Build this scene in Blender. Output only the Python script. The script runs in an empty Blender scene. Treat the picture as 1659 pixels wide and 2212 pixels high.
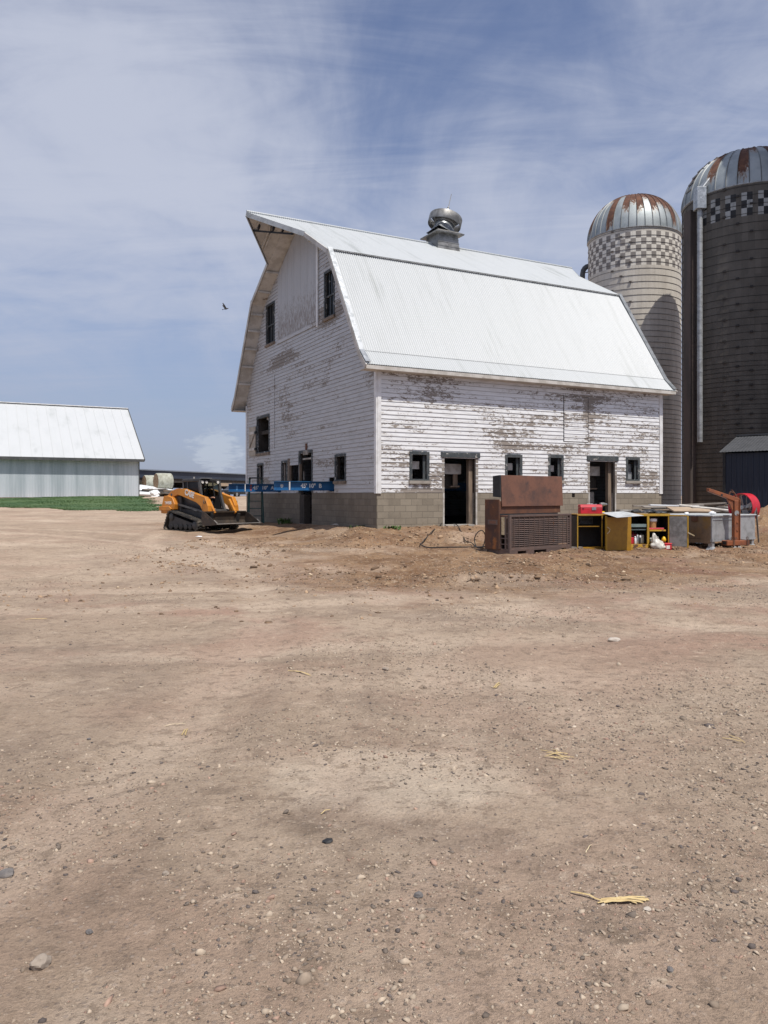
import bpy, bmesh, math, random
import numpy as np
from mathutils import Vector, Matrix, noise as mnoise
random.seed(7)
R = math.radians
scene = bpy.context.scene
COL = scene.collection
EYE = 1.65
F = 1690.0            # focal length and image size in working pixels (1659 x 2212)
HOR = 1071.0

def at(px, py, Y):
    return Vector(((px - 829.5) / F * Y, Y, EYE + (HOR - py) / F * Y))

# ------------------------------------------------------------------ mesh builder
class MB:
    def __init__(s):
        s.v = []; s.f = []; s.m = []
    def add(s, vs, fs, mi=0):
        o = len(s.v)
        s.v += [tuple(p) for p in vs]
        s.f += [tuple(i + o for i in f) for f in fs]
        s.m += [mi] * len(fs)
        return s
    def quad(s, a, b, c, d, mi=0):
        return s.add([a, b, c, d], [(0, 1, 2, 3)], mi)
    def box(s, x0, x1, y0, y1, z0, z1, mi=0):
        vs = [(x, y, z) for z in (z0, z1) for y in (y0, y1) for x in (x0, x1)]
        return s.add(vs, [(0, 2, 3, 1), (4, 5, 7, 6), (0, 1, 5, 4), (2, 6, 7, 3), (0, 4, 6, 2), (1, 3, 7, 5)], mi)
    def hexa(s, lo, hi, mi=0):          # two quads, joined
        return s.add(list(lo) + list(hi), [(3, 2, 1, 0), (4, 5, 6, 7), (0, 1, 5, 4), (1, 2, 6, 5), (2, 3, 7, 6), (3, 0, 4, 7)], mi)
    def bar(s, p, q, w, h=None, up=(0, 0, 1), mi=0):
        p = Vector(p); q = Vector(q); h = w if h is None else h
        d = (q - p).normalized(); up = Vector(up)
        if abs(d.dot(up)) > .98: up = Vector((1, 0, 0))
        a = d.cross(up).normalized() * (w / 2); b = a.cross(d).normalized() * (h / 2)
        return s.hexa([p - a - b, p + a - b, p + a + b, p - a + b], [q - a - b, q + a - b, q + a + b, q - a + b], mi)
    def tube(s, pts, r, n=8, caps=True, mi=0):
        pts = [Vector(p) for p in pts]; k = len(pts)
        rs = r if isinstance(r, (list, tuple)) else [r] * k
        vs = []; ref = None
        for i, p in enumerate(pts):
            d = (pts[min(i + 1, k - 1)] - pts[max(i - 1, 0)]).normalized()
            if ref is None:
                ref = Vector((0, 0, 1)) if abs(d.z) < .9 else Vector((1, 0, 0))
            a = d.cross(ref).normalized(); b = a.cross(d).normalized(); ref = b
            for j in range(n):
                t = 2 * math.pi * j / n
                vs.append(p + (a * math.cos(t) + b * math.sin(t)) * rs[i])
        fs = [(i * n + j, i * n + (j + 1) % n, (i + 1) * n + (j + 1) % n, (i + 1) * n + j) for i in range(k - 1) for j in range(n)]
        if caps:
            fs += [tuple(range(n - 1, -1, -1)), tuple((k - 1) * n + j for j in range(n))]
        return s.add(vs, fs, mi)
    def lathe(s, prof, c=(0, 0, 0), n=24, axis='z', mi=0, caps=False):
        c = Vector(c); vs = []
        for r, z in prof:
            for j in range(n):
                t = 2 * math.pi * j / n
                x, y = r * math.cos(t), r * math.sin(t)
                vs.append(c + Vector({'z': (x, y, z), 'x': (z, x, y), 'y': (x, z, y)}[axis]))
        k = len(prof)
        fs = [(i * n + j, i * n + (j + 1) % n, (i + 1) * n + (j + 1) % n, (i + 1) * n + j) for i in range(k - 1) for j in range(n)]
        if axis == 'y': fs = [f[::-1] for f in fs]
        if caps:
            fs += [tuple(range(n - 1, -1, -1)), tuple((k - 1) * n + j for j in range(n))]
        return s.add(vs, fs, mi)
    def prism(s, poly, axis, a, b, mi=0):   # polygon (u,v) extruded along axis from a to b; 'y': (x,z) 'x': (y,z) 'z': (x,y)
        n = len(poly)
        def pt(u, v, w): return {'y': (u, w, v), 'x': (w, u, v), 'z': (u, v, w)}[axis]
        vs = [pt(u, v, a) for u, v in poly] + [pt(u, v, b) for u, v in poly]
        fs = [tuple(range(n)), tuple(range(2 * n - 1, n - 1, -1))] + [(i, i + n, (i + 1) % n + n, (i + 1) % n) for i in range(n)]
        return s.add(vs, fs, mi)
    def blob(s, c, r, seed=0, amp=.25, sub=2, mi=0, sq=(1, 1, 1)):
        bm = bmesh.new(); bmesh.ops.create_icosphere(bm, subdivisions=sub, radius=1)
        vs = []
        rr = r if isinstance(r, (tuple, list)) else (r, r, r)
        for v in bm.verts:
            k = 1 + amp * mnoise.noise(v.co * 1.6 + Vector((seed * 7.3, seed * 3.1, seed)))
            vs.append((c[0] + v.co.x * rr[0] * k, c[1] + v.co.y * rr[1] * k, c[2] + v.co.z * rr[2] * k))
        fs = [tuple(v.index for v in f.verts) for f in bm.faces]
        bm.free()
        return s.add(vs, fs, mi)
    def tf(s, M):
        s.v = [tuple(M @ Vector(p)) for p in s.v]; return s
    def build(s, name, mats, parent=None, smooth=None, bevel=0, seg=1, loc=None, rot=None, fixn=False):
        me = bpy.data.meshes.new(name)
        me.from_pydata(s.v, [], s.f)
        mats = mats if isinstance(mats, (list, tuple)) else [mats]
        for m in mats: me.materials.append(m)
        if len(mats) > 1: me.polygons.foreach_set('material_index', s.m)
        me.update()
        if fixn:
            bm = bmesh.new(); bm.from_mesh(me); bmesh.ops.recalc_face_normals(bm, faces=bm.faces); bm.to_mesh(me); bm.free()
        if smooth:
            me.shade_smooth(); me.set_sharp_from_angle(angle=R(smooth))
        o = bpy.data.objects.new(name, me); COL.objects.link(o)
        if parent: o.parent = parent
        if loc is not None: o.location = loc
        if rot is not None: o.rotation_euler = rot
        if bevel:
            b = o.modifiers.new('bevel', 'BEVEL'); b.width = bevel; b.segments = seg; b.limit_method = 'ANGLE'; b.angle_limit = R(40)
        return o

def tag(o, label=None, cat=None, group=None, kind=None):
    if label: o['label'] = label
    if cat: o['category'] = cat
    if group: o['group'] = group
    if kind: o['kind'] = kind
    return o
def thing(name, label, cat, loc=(0, 0, 0), rz=0, group=None):
    o = bpy.data.objects.new(name, None); COL.objects.link(o)
    o.location = loc; o.rotation_euler = (0, 0, rz); o.empty_display_size = .2
    return tag(o, label, cat, group)
def kids(o): return [c for c in bpy.data.objects if c.parent == o]
def copy_tree(o, parent=None):
    c = o.copy(); COL.objects.link(c)
    if parent: c.parent = parent
    for ch in kids(o): copy_tree(ch, c)
    return c
def text_mesh(name, txt, size, mat, parent, M, extrude=.002, bold=.0, align='CENTER', sx=1.0):
    cu = bpy.data.curves.new(name, 'FONT'); cu.body = txt; cu.size = size; cu.extrude = extrude; cu.offset = bold
    cu.align_x = align; cu.align_y = 'CENTER'
    t = bpy.data.objects.new(name + '_tmp', cu); COL.objects.link(t)
    dg = bpy.context.evaluated_depsgraph_get()
    me = bpy.data.meshes.new_from_object(t.evaluated_get(dg))
    bpy.data.objects.remove(t)
    me.transform(Matrix.Diagonal((sx, 1, 1, 1))); me.transform(M); me.materials.clear(); me.materials.append(mat)
    o = bpy.data.objects.new(name, me); COL.objects.link(o); o.parent = parent
    return o
def frame_mat(origin, xdir, ydir):
    x = Vector(xdir).normalized(); y = Vector(ydir); y = (y - x * y.dot(x)).normalized(); z = x.cross(y)
    M = Matrix((x, y, z)).transposed().to_4x4(); M.translation = Vector(origin); return M

# ------------------------------------------------------------------ materials
class NT:
    def __init__(s, name):
        s.m = bpy.data.materials.new(name); s.m.use_nodes = True
        s.t = s.m.node_tree; s.n = s.t.nodes; s.l = s.t.links
        s.b = s.n['Principled BSDF']
    def node(s, typ, **kw):
        n = s.n.new(typ)
        for k, v in kw.items():
            if k.startswith('i_'):
                n.inputs[k[2:].replace('_', ' ')].default_value = v
            else: setattr(n, k, v)
        return n
    def link(s, a, b): s.l.new(a, b)
    def val(s, x, sock):
        if hasattr(x, 'links'): s.l.new(x, sock)
        else: sock.default_value = x
    def coord(s, scale=(1, 1, 1), kind='Object', loc=(0, 0, 0)):
        tc = s.node('ShaderNodeTexCoord'); mp = s.node('ShaderNodeMapping')
        mp.inputs['Scale'].default_value = scale; mp.inputs['Location'].default_value = loc
        s.link(tc.outputs[kind], mp.inputs['Vector']); return mp.outputs[0]
    def noise(s, vec, scale=1, detail=4, rough=.55, dist=0, col=False):
        n = s.node('ShaderNodeTexNoise'); n.inputs['Scale'].default_value = scale
        n.inputs['Detail'].default_value = detail; n.inputs['Roughness'].default_value = rough; n.inputs['Distortion'].default_value = dist
        s.link(vec, n.inputs['Vector']); return n.outputs['Color' if col else 'Fac']
    def vor(s, vec, scale=1, feature='F1', out='Distance', rnd=1):
        n = s.node('ShaderNodeTexVoronoi', feature=feature); n.inputs['Scale'].default_value = scale; n.inputs['Randomness'].default_value = rnd
        s.link(vec, n.inputs['Vector']); return n.outputs[out]
    def math(s, op, a, b=0, c=None, clamp=False):
        n = s.node('ShaderNodeMath', operation=op, use_clamp=clamp)
        s.val(a, n.inputs[0]); s.val(b, n.inputs[1])
        if c is not None: s.val(c, n.inputs[2])
        return n.outputs[0]
    def ramp(s, fac, lo, hi, v0=0., v1=1.):
        n = s.node('ShaderNodeMapRange', interpolation_type='SMOOTHSTEP'); s.val(fac, n.inputs[0])
        n.inputs[1].default_value = lo; n.inputs[2].default_value = hi; n.inputs[3].default_value = v0; n.inputs[4].default_value = v1
        return n.outputs[0]
    def mix(s, fac, a, b, blend='MIX'):
        n = s.node('ShaderNodeMix', data_type='RGBA', blend_type=blend)
        s.val(fac, n.inputs[0])
        for x, k in ((a, 6), (b, 7)):
            if hasattr(x, 'links'): s.l.new(x, n.inputs[k])
            else: n.inputs[k].default_value = (*x[:3], 1)
        return n.outputs[2]
    def sep(s, vec):
        n = s.node('ShaderNodeSeparateXYZ'); s.link(vec, n.inputs[0]); return n.outputs
    def comb(s, x, y, z):
        n = s.node('ShaderNodeCombineXYZ'); s.val(x, n.inputs[0]); s.val(y, n.inputs[1]); s.val(z, n.inputs[2]); return n.outputs[0]
    def attr(s, name, out='Color'):
        n = s.node('ShaderNodeAttribute', attribute_name=name); return n.outputs[out]
    def bump(s, h, strength=.5, dist=.01, nrm=None):
        n = s.node('ShaderNodeBump'); n.inputs['Strength'].default_value = strength; n.inputs['Distance'].default_value = dist
        s.link(h, n.inputs['Height'])
        if nrm is not None: s.link(nrm, n.inputs['Normal'])
        s.link(n.outputs[0], s.b.inputs['Normal']); return n.outputs[0]
    def out(s, col=None, rough=.7, metal=0., spec=None):
        if col is not None:
            if hasattr(col, 'links'): s.l.new(col, s.b.inputs['Base Color'])
            else: s.b.inputs['Base Color'].default_value = (*col, 1)
        s.val(rough, s.b.inputs['Roughness']); s.val(metal, s.b.inputs['Metallic'])
        if spec is not None: s.b.inputs['Specular IOR Level'].default_value = spec
        return s.m

def weathered(name, c1, c2, scale=4, rough=.7, metal=0., lo=.42, hi=.62, bump=.15, stretch=(1, 1, 1), c3=None, lo3=.6, hi3=.7, spec=None, bd=.004):
    """two-tone surface with blotches, optional third colour (stains, rust) and a little relief"""
    t = NT(name); v = t.coord(stretch)
    f = t.ramp(t.noise(v, scale, 6, .62), lo, hi)
    c = t.mix(f, c1, c2)
    if c3:
        f3 = t.ramp(t.noise(t.coord(stretch, loc=(3.3, 1.7, 5.1)), scale * .8, 7, .66), lo3, hi3)
        c = t.mix(f3, c, c3)
    fine = t.noise(v, scale * 9, 3, .6)
    c = t.mix(.16, c, t.mix(fine, (.0, .0, .0), (1, 1, 1)), 'OVERLAY')
    if bump: t.bump(fine, bump, bd)
    return t.out(c, rough, metal, spec)

M = {}
M['white_paint'] = weathered('white_paint', (.74, .74, .73), (.62, .61, .59), 3, .6, bump=.1, c3=(.33, .29, .25), lo3=.66, hi3=.7)
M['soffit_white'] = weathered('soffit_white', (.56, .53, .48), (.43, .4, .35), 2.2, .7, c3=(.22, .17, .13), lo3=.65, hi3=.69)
M['shutter_paint'] = weathered('shutter_paint', (.42, .37, .3), (.34, .3, .24), 3, .7, c3=(.22, .17, .13), lo3=.62, hi3=.68)
M['raw_wood'] = weathered('raw_wood', (.24, .18, .13), (.13, .1, .075), 5, .85, stretch=(1, 1, .25), bump=.3)
M['grey_wood'] = weathered('grey_wood', (.32, .29, .25), (.2, .17, .145), 6, .85, stretch=(.3, 1, 1), bump=.3)
M['pale_board'] = weathered('pale_board', (.5, .48, .44), (.36, .33, .29), 4, .8)
M['dark_frame'] = weathered('dark_frame', (.045, .055, .06), (.075, .08, .08), 7, .75, c3=(.42, .4, .36), lo3=.6, hi3=.63, bump=.2)
M['dark_inside'] = weathered('dark_inside', (.05, .042, .035), (.03, .025, .02), 3, .9)
M['black'] = weathered('black', (.012, .012, .013), (.022, .022, .022), 6, .6)
M['black_rubber'] = weathered('black_rubber', (.018, .018, .018), (.05, .045, .038), 5, .85, c3=(.15, .12, .09), lo3=.48, hi3=.7)
M['galv'] = weathered('galv', (.42, .44, .45), (.3, .32, .33), 5, .42, .75, c3=(.55, .57, .58), lo3=.55, hi3=.62)
M['galv_dull'] = weathered('galv_dull', (.4, .41, .41), (.29, .295, .29), 3.5, .55, .4, bump=.15)
M['galv_dark'] = weathered('galv_dark', (.29, .285, .27), (.17, .165, .155), 3.5, .5, .6, c3=(.3, .29, .28), lo3=.56, hi3=.66, bump=.2)
M['rust'] = weathered('rust', (.13, .055, .028), (.085, .04, .026), 3, .8, c3=(.2, .09, .04), lo3=.55, hi3=.72, bump=.2)
M['brown_steel'] = weathered('brown_steel', (.1, .07, .06), (.125, .082, .066), 4, .6, c3=(.15, .07, .035), lo3=.62, hi3=.7)
M['rust_plate'] = weathered('rust_plate', (.17, .078, .05), (.12, .06, .042), 2.2, .75, c3=(.075, .045, .038), lo3=.56, hi3=.72, bump=.1)
M['rust_orange'] = weathered('rust_orange', (.11, .045, .022), (.07, .035, .025), 3.4, .8, c3=(.26, .1, .03), lo3=.56, hi3=.66, stretch=(1, 1, .6))
M['yellow'] = weathered('yellow', (.44, .27, .028), (.36, .21, .022), 3, .5, c3=(.16, .08, .03), lo3=.63, hi3=.66)
M['yellow_worn'] = weathered('yellow_worn', (.52, .31, .035), (.42, .24, .03), 3, .55, c3=(.12, .065, .035), lo3=.55, hi3=.58)
M['ochre'] = weathered('ochre', (.34, .18, .015), (.26, .135, .013), 1.8, .5, c3=(.1, .05, .012), lo3=.6, hi3=.75)
M['red'] = weathered('red', (.55, .018, .035), (.42, .015, .026), 4, .38, bump=.05)
M['red_dark'] = weathered('red_dark', (.28, .012, .03), (.2, .01, .02), 4, .45)
M['pink_red'] = weathered('pink_red', (.6, .06, .09), (.5, .04, .06), 4, .5)
M['blue_steel'] = weathered('blue_steel', (.012, .105, .26), (.01, .085, .215), 3.5, .45, c3=(.028, .15, .32), lo3=.62, hi3=.7, bump=.06)
M['blue_light'] = weathered('blue_light', (.16, .38, .6), (.12, .3, .5), 5, .5)
M['marking'] = weathered('marking', (.76, .76, .74), (.66, .66, .64), 6, .6)
M['hole_pale'] = weathered('hole_pale', (.45, .46, .45), (.38, .39, .38), 5, .7)
M['stencil_red'] = weathered('stencil_red', (.55, .1, .05), (.4, .08, .05), 9, .6)
M['green_frame'] = weathered('green_frame', (.015, .06, .055), (.02, .085, .075), 5, .5)
M['loader_orange'] = weathered('loader_orange', (.57, .225, .024), (.47, .175, .022), 2.5, .45, c3=(.26, .15, .07), lo3=.55, hi3=.8, bump=.03, spec=.5)
M['loader_dark'] = weathered('loader_dark', (.03, .03, .031), (.048, .046, .043), 4, .5)
M['loader_grey'] = weathered('loader_grey', (.06, .062, .064), (.09, .088, .084), 4, .5)
M['bucket_steel'] = weathered('bucket_steel', (.045, .036, .03), (.075, .055, .04), 3, .55, .3, c3=(.13, .09, .055), lo3=.58, hi3=.7)
M['edge_steel'] = weathered('edge_steel', (.4, .38, .35), (.28, .26, .24), 6, .4, .6)
M['decal_white'] = weathered('decal_white', (.72, .7, .66), (.62, .6, .55), 9, .5, bump=0)
M['navy'] = weathered('navy', (.008, .014, .03), (.011, .018, .036), 2, .55, stretch=(6, 6, .4), bump=.05)
M['navy_band'] = weathered('navy_band', (.024, .034, .054), (.03, .042, .066), .3, .6, bump=.05)
M['concrete'] = weathered('concrete', (.42, .4, .36), (.3, .28, .25), 2, .85)
M['skin'] = weathered('skin', (.5, .28, .19), (.44, .23, .155), 9, .5, bump=.02)
M['black_shirt'] = weathered('black_shirt', (.014, .014, .018), (.025, .025, .03), 9, .9)
M['denim'] = weathered('denim', (.22, .29, .38), (.3, .36, .44), 9, .9)
M['hair'] = weathered('hair', (.03, .02, .014), (.05, .034, .022), 20, .7)
M['shoe'] = weathered('shoe', (.25, .2, .15), (.18, .14, .1), 9, .8)
M['plastic_white'] = weathered('plastic_white', (.82, .83, .84), (.76, .77, .78), 1.2, .35, bump=.1)
M['straw'] = weathered('straw', (.52, .4, .19), (.42, .3, .13), 14, .7, stretch=(1, 6, 6))
M['straw_pale'] = weathered('straw_pale', (.6, .5, .32), (.48, .38, .22), 14, .7)
M['car_paint'] = weathered('car_paint', (.012, .014, .018), (.018, .02, .024), 2, .25, bump=0)
M['bird_dark'] = weathered('bird_dark', (.025, .024, .028), (.045, .04, .042), 8, .7)
M['tarp_black'] = weathered('tarp_black', (.018, .02, .022), (.03, .032, .035), 5, .5, bump=.3)
M['tan_board'] = weathered('tan_board', (.38, .29, .2), (.3, .22, .15), 1, .8)
M['fan_grey'] = weathered('fan_grey', (.4, .4, .36), (.22, .215, .19), 4, .5)
M['beige'] = weathered('beige', (.45, .43, .33), (.38, .36, .27), 5, .6)
M['teal_shelf'] = weathered('teal_shelf', (.16, .22, .22), (.2, .26, .25), 4, .5)
M['bright_yellow'] = weathered('bright_yellow', (.8, .5, .02), (.7, .42, .02), 5, .4)
M['bucket_tan'] = weathered('bucket_tan', (.5, .27, .11), (.42, .22, .09), 4, .5)
M['weed'] = weathered('weed', (.05, .1, .02), (.08, .13, .03), 9, .7)

def glass_dark():
    t = NT('window_glass'); v = t.coord()
    t.out(t.mix(t.ramp(t.noise(v, 3, 4), .4, .7), (.006, .007, .008), (.02, .022, .024)), .3, 0, .25)
    return t.m
M['glass'] = glass_dark()
def cab_glass():
    t = NT('cab_glass'); t.out((.13, .19, .165), .03)
    t.b.inputs['Transmission Weight'].default_value = .92; t.b.inputs['IOR'].default_value = 1.02
    return t.m
M['cab_glass'] = cab_glass()
# ------------------------------------------------------------------ larger surface materials
def siding_mat(name, amount, seed, bands=(), pc=(.76, .765, .765)):
    """white paint flaking off horizontal clapboards down to grey wood; object coordinates, boards run along x+y"""
    t = NT(name); tc = t.node('ShaderNodeTexCoord'); X, Y, Z = t.sep(tc.outputs['Object'])
    u = t.math('ADD', X, Y)
    rz = t.math('DIVIDE', t.math('SUBTRACT', Z, 1.75), .134)
    row = t.math('FLOOR', rz); fr = t.math('FRACT', rz)
    wn = t.node('ShaderNodeTexWhiteNoise', noise_dimensions='3D')
    seg = t.math('FLOOR', t.math('ADD', t.math('MULTIPLY', u, .36), t.math('MULTIPLY', row, .37)))
    t.link(t.comb(row, seg, seed), wn.inputs['Vector'])
    board = wn.outputs['Value']
    big = t.noise(t.comb(t.math('MULTIPLY', u, .42), seed, t.math('MULTIPLY', Z, .8)), 1, 3, .55)
    v1 = t.comb(t.math('MULTIPLY', u, 3.3), t.math('ADD', t.math('MULTIPLY', row, 3.7), seed), t.math('MULTIPLY', Z, 8))
    fl = t.noise(v1, 1.5, 8, .68, .5)
    v2 = t.comb(t.math('MULTIPLY', u, 9), row, t.math('MULTIPLY', Z, 22))
    fl2 = t.noise(v2, 1.5, 5, .65, .4)
    score = t.math('ADD', t.math('MULTIPLY', fl, .62), t.math('MULTIPLY', fl2, .34))
    score = t.math('ADD', score, t.math('MULTIPLY', t.math('SUBTRACT', big, .5), .44))
    score = t.math('ADD', score, t.math('MULTIPLY', t.math('SUBTRACT', board, .5), .12))
    for (u0, z0, ru, rz_, k) in bands:          # places where the weather has stripped more paint
        du = t.math('DIVIDE', t.math('SUBTRACT', u, u0), ru); dz = t.math('DIVIDE', t.math('SUBTRACT', Z, z0), rz_)
        dd = t.math('ADD', t.math('MULTIPLY', du, du), t.math('MULTIPLY', dz, dz))
        score = t.math('ADD', score, t.ramp(dd, 1, 0, 0, k))
    peel = t.ramp(score, amount, amount + .012)
    grain = t.noise(t.comb(t.math('MULTIPLY', u, 2), seed, t.math('MULTIPLY', Z, 90)), 1, 4, .6)
    wood = t.mix(t.ramp(grain, .35, .65), (.19, .16, .135), (.3, .26, .22))
    paint = t.mix(t.ramp(t.noise(t.comb(t.math('MULTIPLY', u, 1.4), seed, t.math('MULTIPLY', Z, 9)), 1.4, 6, .65), .45, .72), pc, (pc[0] * .79, pc[1] * .78, pc[2] * .76))
    paint = t.mix(t.math('MULTIPLY', board, .16), paint, (.58, .57, .55))
    worn = t.ramp(t.noise(t.comb(t.math('MULTIPLY', u, 1.1), t.math('MULTIPLY', row, 5.3), t.math('MULTIPLY', Z, 34)), 1.2, 6, .68), .48, .66)
    paint = t.mix(t.math('MULTIPLY', worn, t.ramp(board, .3, .9, .1, .62)), paint, (pc[0] * .58, pc[1] * .55, pc[2] * .51))
    thin = t.ramp(score, amount - .07, amount, 0, .4)
    paint = t.mix(thin, paint, (.47, .435, .4))
    c = t.mix(peel, paint, wood)
    lap_shade = t.math('MAXIMUM', t.ramp(fr, .1, .03), t.ramp(fr, .95, .99))
    c = t.mix(t.math('MULTIPLY', lap_shade, .62), c, (.16, .14, .125))          # crevice shadow painted along each lap
    t.bump(t.math('ADD', t.math('MULTIPLY', peel, -1.), t.math('MULTIPLY', grain, .3)), .35, .004)
    return t.out(c, .62)
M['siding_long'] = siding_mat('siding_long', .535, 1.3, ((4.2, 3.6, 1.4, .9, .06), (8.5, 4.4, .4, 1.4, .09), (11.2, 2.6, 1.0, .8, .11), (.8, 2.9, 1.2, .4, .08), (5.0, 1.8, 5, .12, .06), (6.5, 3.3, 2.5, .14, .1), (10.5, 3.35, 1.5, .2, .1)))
M['siding_gable'] = siding_mat('siding_gable', .575, 8.1, ((3.6, 8.0, 2.0, .55, .17), (8.2, 7.1, 2.4, .5, .15), (8.0, 5.6, 1.6, 1.2, .06), (2.2, 9.0, .8, 1.4, .1), (6.5, 4.8, 2.2, .8, .04), (3.6, 2.9, 1.4, .5, .08), (10.5, 2.2, 1.2, .35, .09)), (.5, .503, .505))  # the gable wall's shade is put into a greyer paint colour

def hay_door_mat():
    t = NT('hay_door_paint'); tc = t.node('ShaderNodeTexCoord'); X, Y, Z = t.sep(tc.outputs['Object'])
    b = t.math('FRACT', t.math('MULTIPLY', Y, 7.5))
    groove = t.ramp(t.math('ABSOLUTE', t.math('SUBTRACT', b, .5)), .44, .5)
    n = t.noise(t.comb(t.math('MULTIPLY', Y, 16), 0, t.math('MULTIPLY', Z, 3.2)), 1.2, 8, .7, .6)
    low = t.ramp(Z, 10.4, 8.2, 0, .2)
    peel = t.ramp(t.math('ADD', n, low), .66, .72, 0, .9)
    c = t.mix(peel, t.mix(t.noise(t.comb(Y, 0, t.math('MULTIPLY', Z, .3)), 3, 4), (.5, .503, .505), (.41, .41, .405)), (.24, .205, .18))
    c = t.mix(t.math('MULTIPLY', groove, .35), c, (.3, .28, .26))
    t.bump(t.math('MULTIPLY', groove, -1), .5, .006)
    return t.out(c, .65)
M['hay_door'] = hay_door_mat()

def block_mat(name='concrete_block', k=1.):
    t = NT(name); tc = t.node('ShaderNodeTexCoord'); X, Y, Z = t.sep(tc.outputs['Object'])
    u = t.math('ADD', X, Y)
    br = t.node('ShaderNodeTexBrick', offset=.5); br.inputs['Scale'].default_value = 1
    br.inputs['Brick Width'].default_value = .4; br.inputs['Row Height'].default_value = .2; br.inputs['Mortar Size'].default_value = .007
    br.inputs['Mortar Smooth'].default_value = .3; br.inputs['Bias'].default_value = 0
    br.inputs['Color1'].default_value = (.3, .26, .2, 1); br.inputs['Color2'].default_value = (.22, .19, .145, 1); br.inputs['Mortar'].default_value = (.15, .13, .1, 1)
    t.link(t.comb(u, t.math('ADD', Z, .05), 0), br.inputs['Vector'])
    v = t.coord()
    st = t.ramp(t.noise(v, 1.3, 6, .65), .4, .7)
    c = t.mix(t.math('MULTIPLY', st, .55), br.outputs['Color'], (.15, .125, .095))
    c = t.mix(t.ramp(t.math('ADD', Z, t.math('MULTIPLY', t.noise(v, 2.5, 4), .5)), 1.95, 1.75, 0, .35), (.46, .44, .39), c) if False else c
    fine = t.noise(v, 45, 4, .7)
    c = t.mix(.2, c, t.mix(fine, (0, 0, 0), (1, 1, 1)), 'OVERLAY')
    t.bump(t.math('ADD', t.math('MULTIPLY', br.outputs['Fac'], -1.2), t.math('MULTIPLY', fine, .35)), .6, .012)
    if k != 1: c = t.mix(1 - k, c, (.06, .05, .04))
    return t.out(c, .9)
M['block'] = block_mat(); M['block_shaded'] = block_mat('shaded_block', .62)  # second copy darkened to paint shade onto the gable foundation

def roof_mat(name, base, dirt, sx, valley=0):
    t = NT(name); v = t.coord((sx, .25, .25))
    st = t.ramp(t.noise(v, 1.6, 5, .6), .45, .75)
    st2 = t.ramp(t.noise(t.coord((1.2, .35, .35), loc=(4, 2, 0)), .7, 3, .5), .5, .68)
    c = t.mix(t.math('MULTIPLY', st, .36), base, dirt)
    c = t.mix(t.math('MULTIPLY', t.math('MULTIPLY', st2, st), .5), c, (dirt[0] * .62, dirt[1] * .64, dirt[2] * .6))
    # rib shade painted into the valleys, sheet laps every 0.6 m and rows of screws
    tc = t.node('ShaderNodeTexCoord'); X, Y, Z = t.sep(tc.outputs['Object'])
    if valley: c = t.mix(t.ramp(t.math('SINE', t.math('MULTIPLY', X, 2 * math.pi / .08)), .1, -.9, 0, valley), c, (.27, .285, .28))
    lap = t.ramp(t.math('ABSOLUTE', t.math('SUBTRACT', t.math('FRACT', t.math('DIVIDE', X, .65)), .5)), .488, .5)
    c = t.mix(t.math('MULTIPLY', lap, .3), c, (.38, .39, .39))
    row = t.ramp(t.math('ABSOLUTE', t.math('SUBTRACT', t.math('FRACT', t.math('DIVIDE', Z, .52)), .5)), .475, .49)
    scr = t.ramp(t.math('ABSOLUTE', t.math('SUBTRACT', t.math('FRACT', t.math('DIVIDE', X, .204)), .5)), .42, .46)
    c = t.mix(t.math('MULTIPLY', t.math('MULTIPLY', row, scr), .15), c, (.4, .4, .4))
    return t.out(c, .42, 0., .4)
M['roof_white'] = roof_mat('roof_white', (.5, .52, .52), (.39, .41, .4), 3.0, .5)
M['shed_roof'] = roof_mat('shed_roof', (.5, .515, .515), (.42, .44, .435), .5)

def shed_wall():
    t = NT('shed_wall'); v = t.coord((1.2, 1.2, .08))
    st = t.noise(v, 1.1, 5, .6); X, Y, Z = t.sep(t.coord())
    c = t.mix(t.ramp(st, .35, .7), (.5, .54, .57), (.34, .385, .41))
    c = t.mix(t.ramp(t.noise(v, 5, 3), .6, .75, 0, .4), c, (.62, .65, .66))
    rib = t.math('SINE', t.math('MULTIPLY', X, 27)); t.bump(rib, .5, .015)
    return t.out(c, .5)
M['shed_wall'] = shed_wall()

def silo_mat(name, a, b, wk=.4):
    t = NT(name); v = t.coord(); X, Y, Z = t.sep(v)
    ang = t.math('ARCTAN2', Y, X)
    st = t.math('MULTIPLY', ang, 11.0); rowi = t.math('DIVIDE', Z, .76)
    wn = t.node('ShaderNodeTexWhiteNoise', noise_dimensions='2D')
    t.link(t.comb(t.math('FLOOR', st), t.math('FLOOR', t.math('ADD', rowi, t.math('MULTIPLY', t.math('FRACT', t.math('MULTIPLY', t.math('FLOOR', st), .5)), 1.0))), 0), wn.inputs['Vector'])
    blot = t.ramp(t.noise(t.comb(t.math('MULTIPLY', ang, 2.5), 0, t.math('MULTIPLY', Z, .35)), 1.6, 6, .65), .35, .7)
    c = t.mix(blot, a, b)
    c = t.mix(t.math('MULTIPLY', wn.outputs['Value'], wk), c, (b[0] * .72, b[1] * .72, b[2] * .72))
    drip = t.ramp(t.noise(t.comb(t.math('MULTIPLY', ang, 22), 0, t.math('MULTIPLY', Z, .25)), 1, 4, .6), .55, .75)
    c = t.mix(t.math('MULTIPLY', drip, .35), c, (a[0] * .5, a[1] * .48, a[2] * .46))
    jt = t.ramp(t.math('ABSOLUTE', t.math('SUBTRACT', t.math('FRACT', st), .5)), .46, .5)
    c = t.mix(t.math('MULTIPLY', jt, .35), c, (a[0] * .4, a[1] * .4, a[2] * .4))
    t.bump(t.math('ADD', t.noise(v, 12, 4, .7), t.math('MULTIPLY', jt, -.6)), .4, .012)
    return t.out(c, .9)
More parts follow.
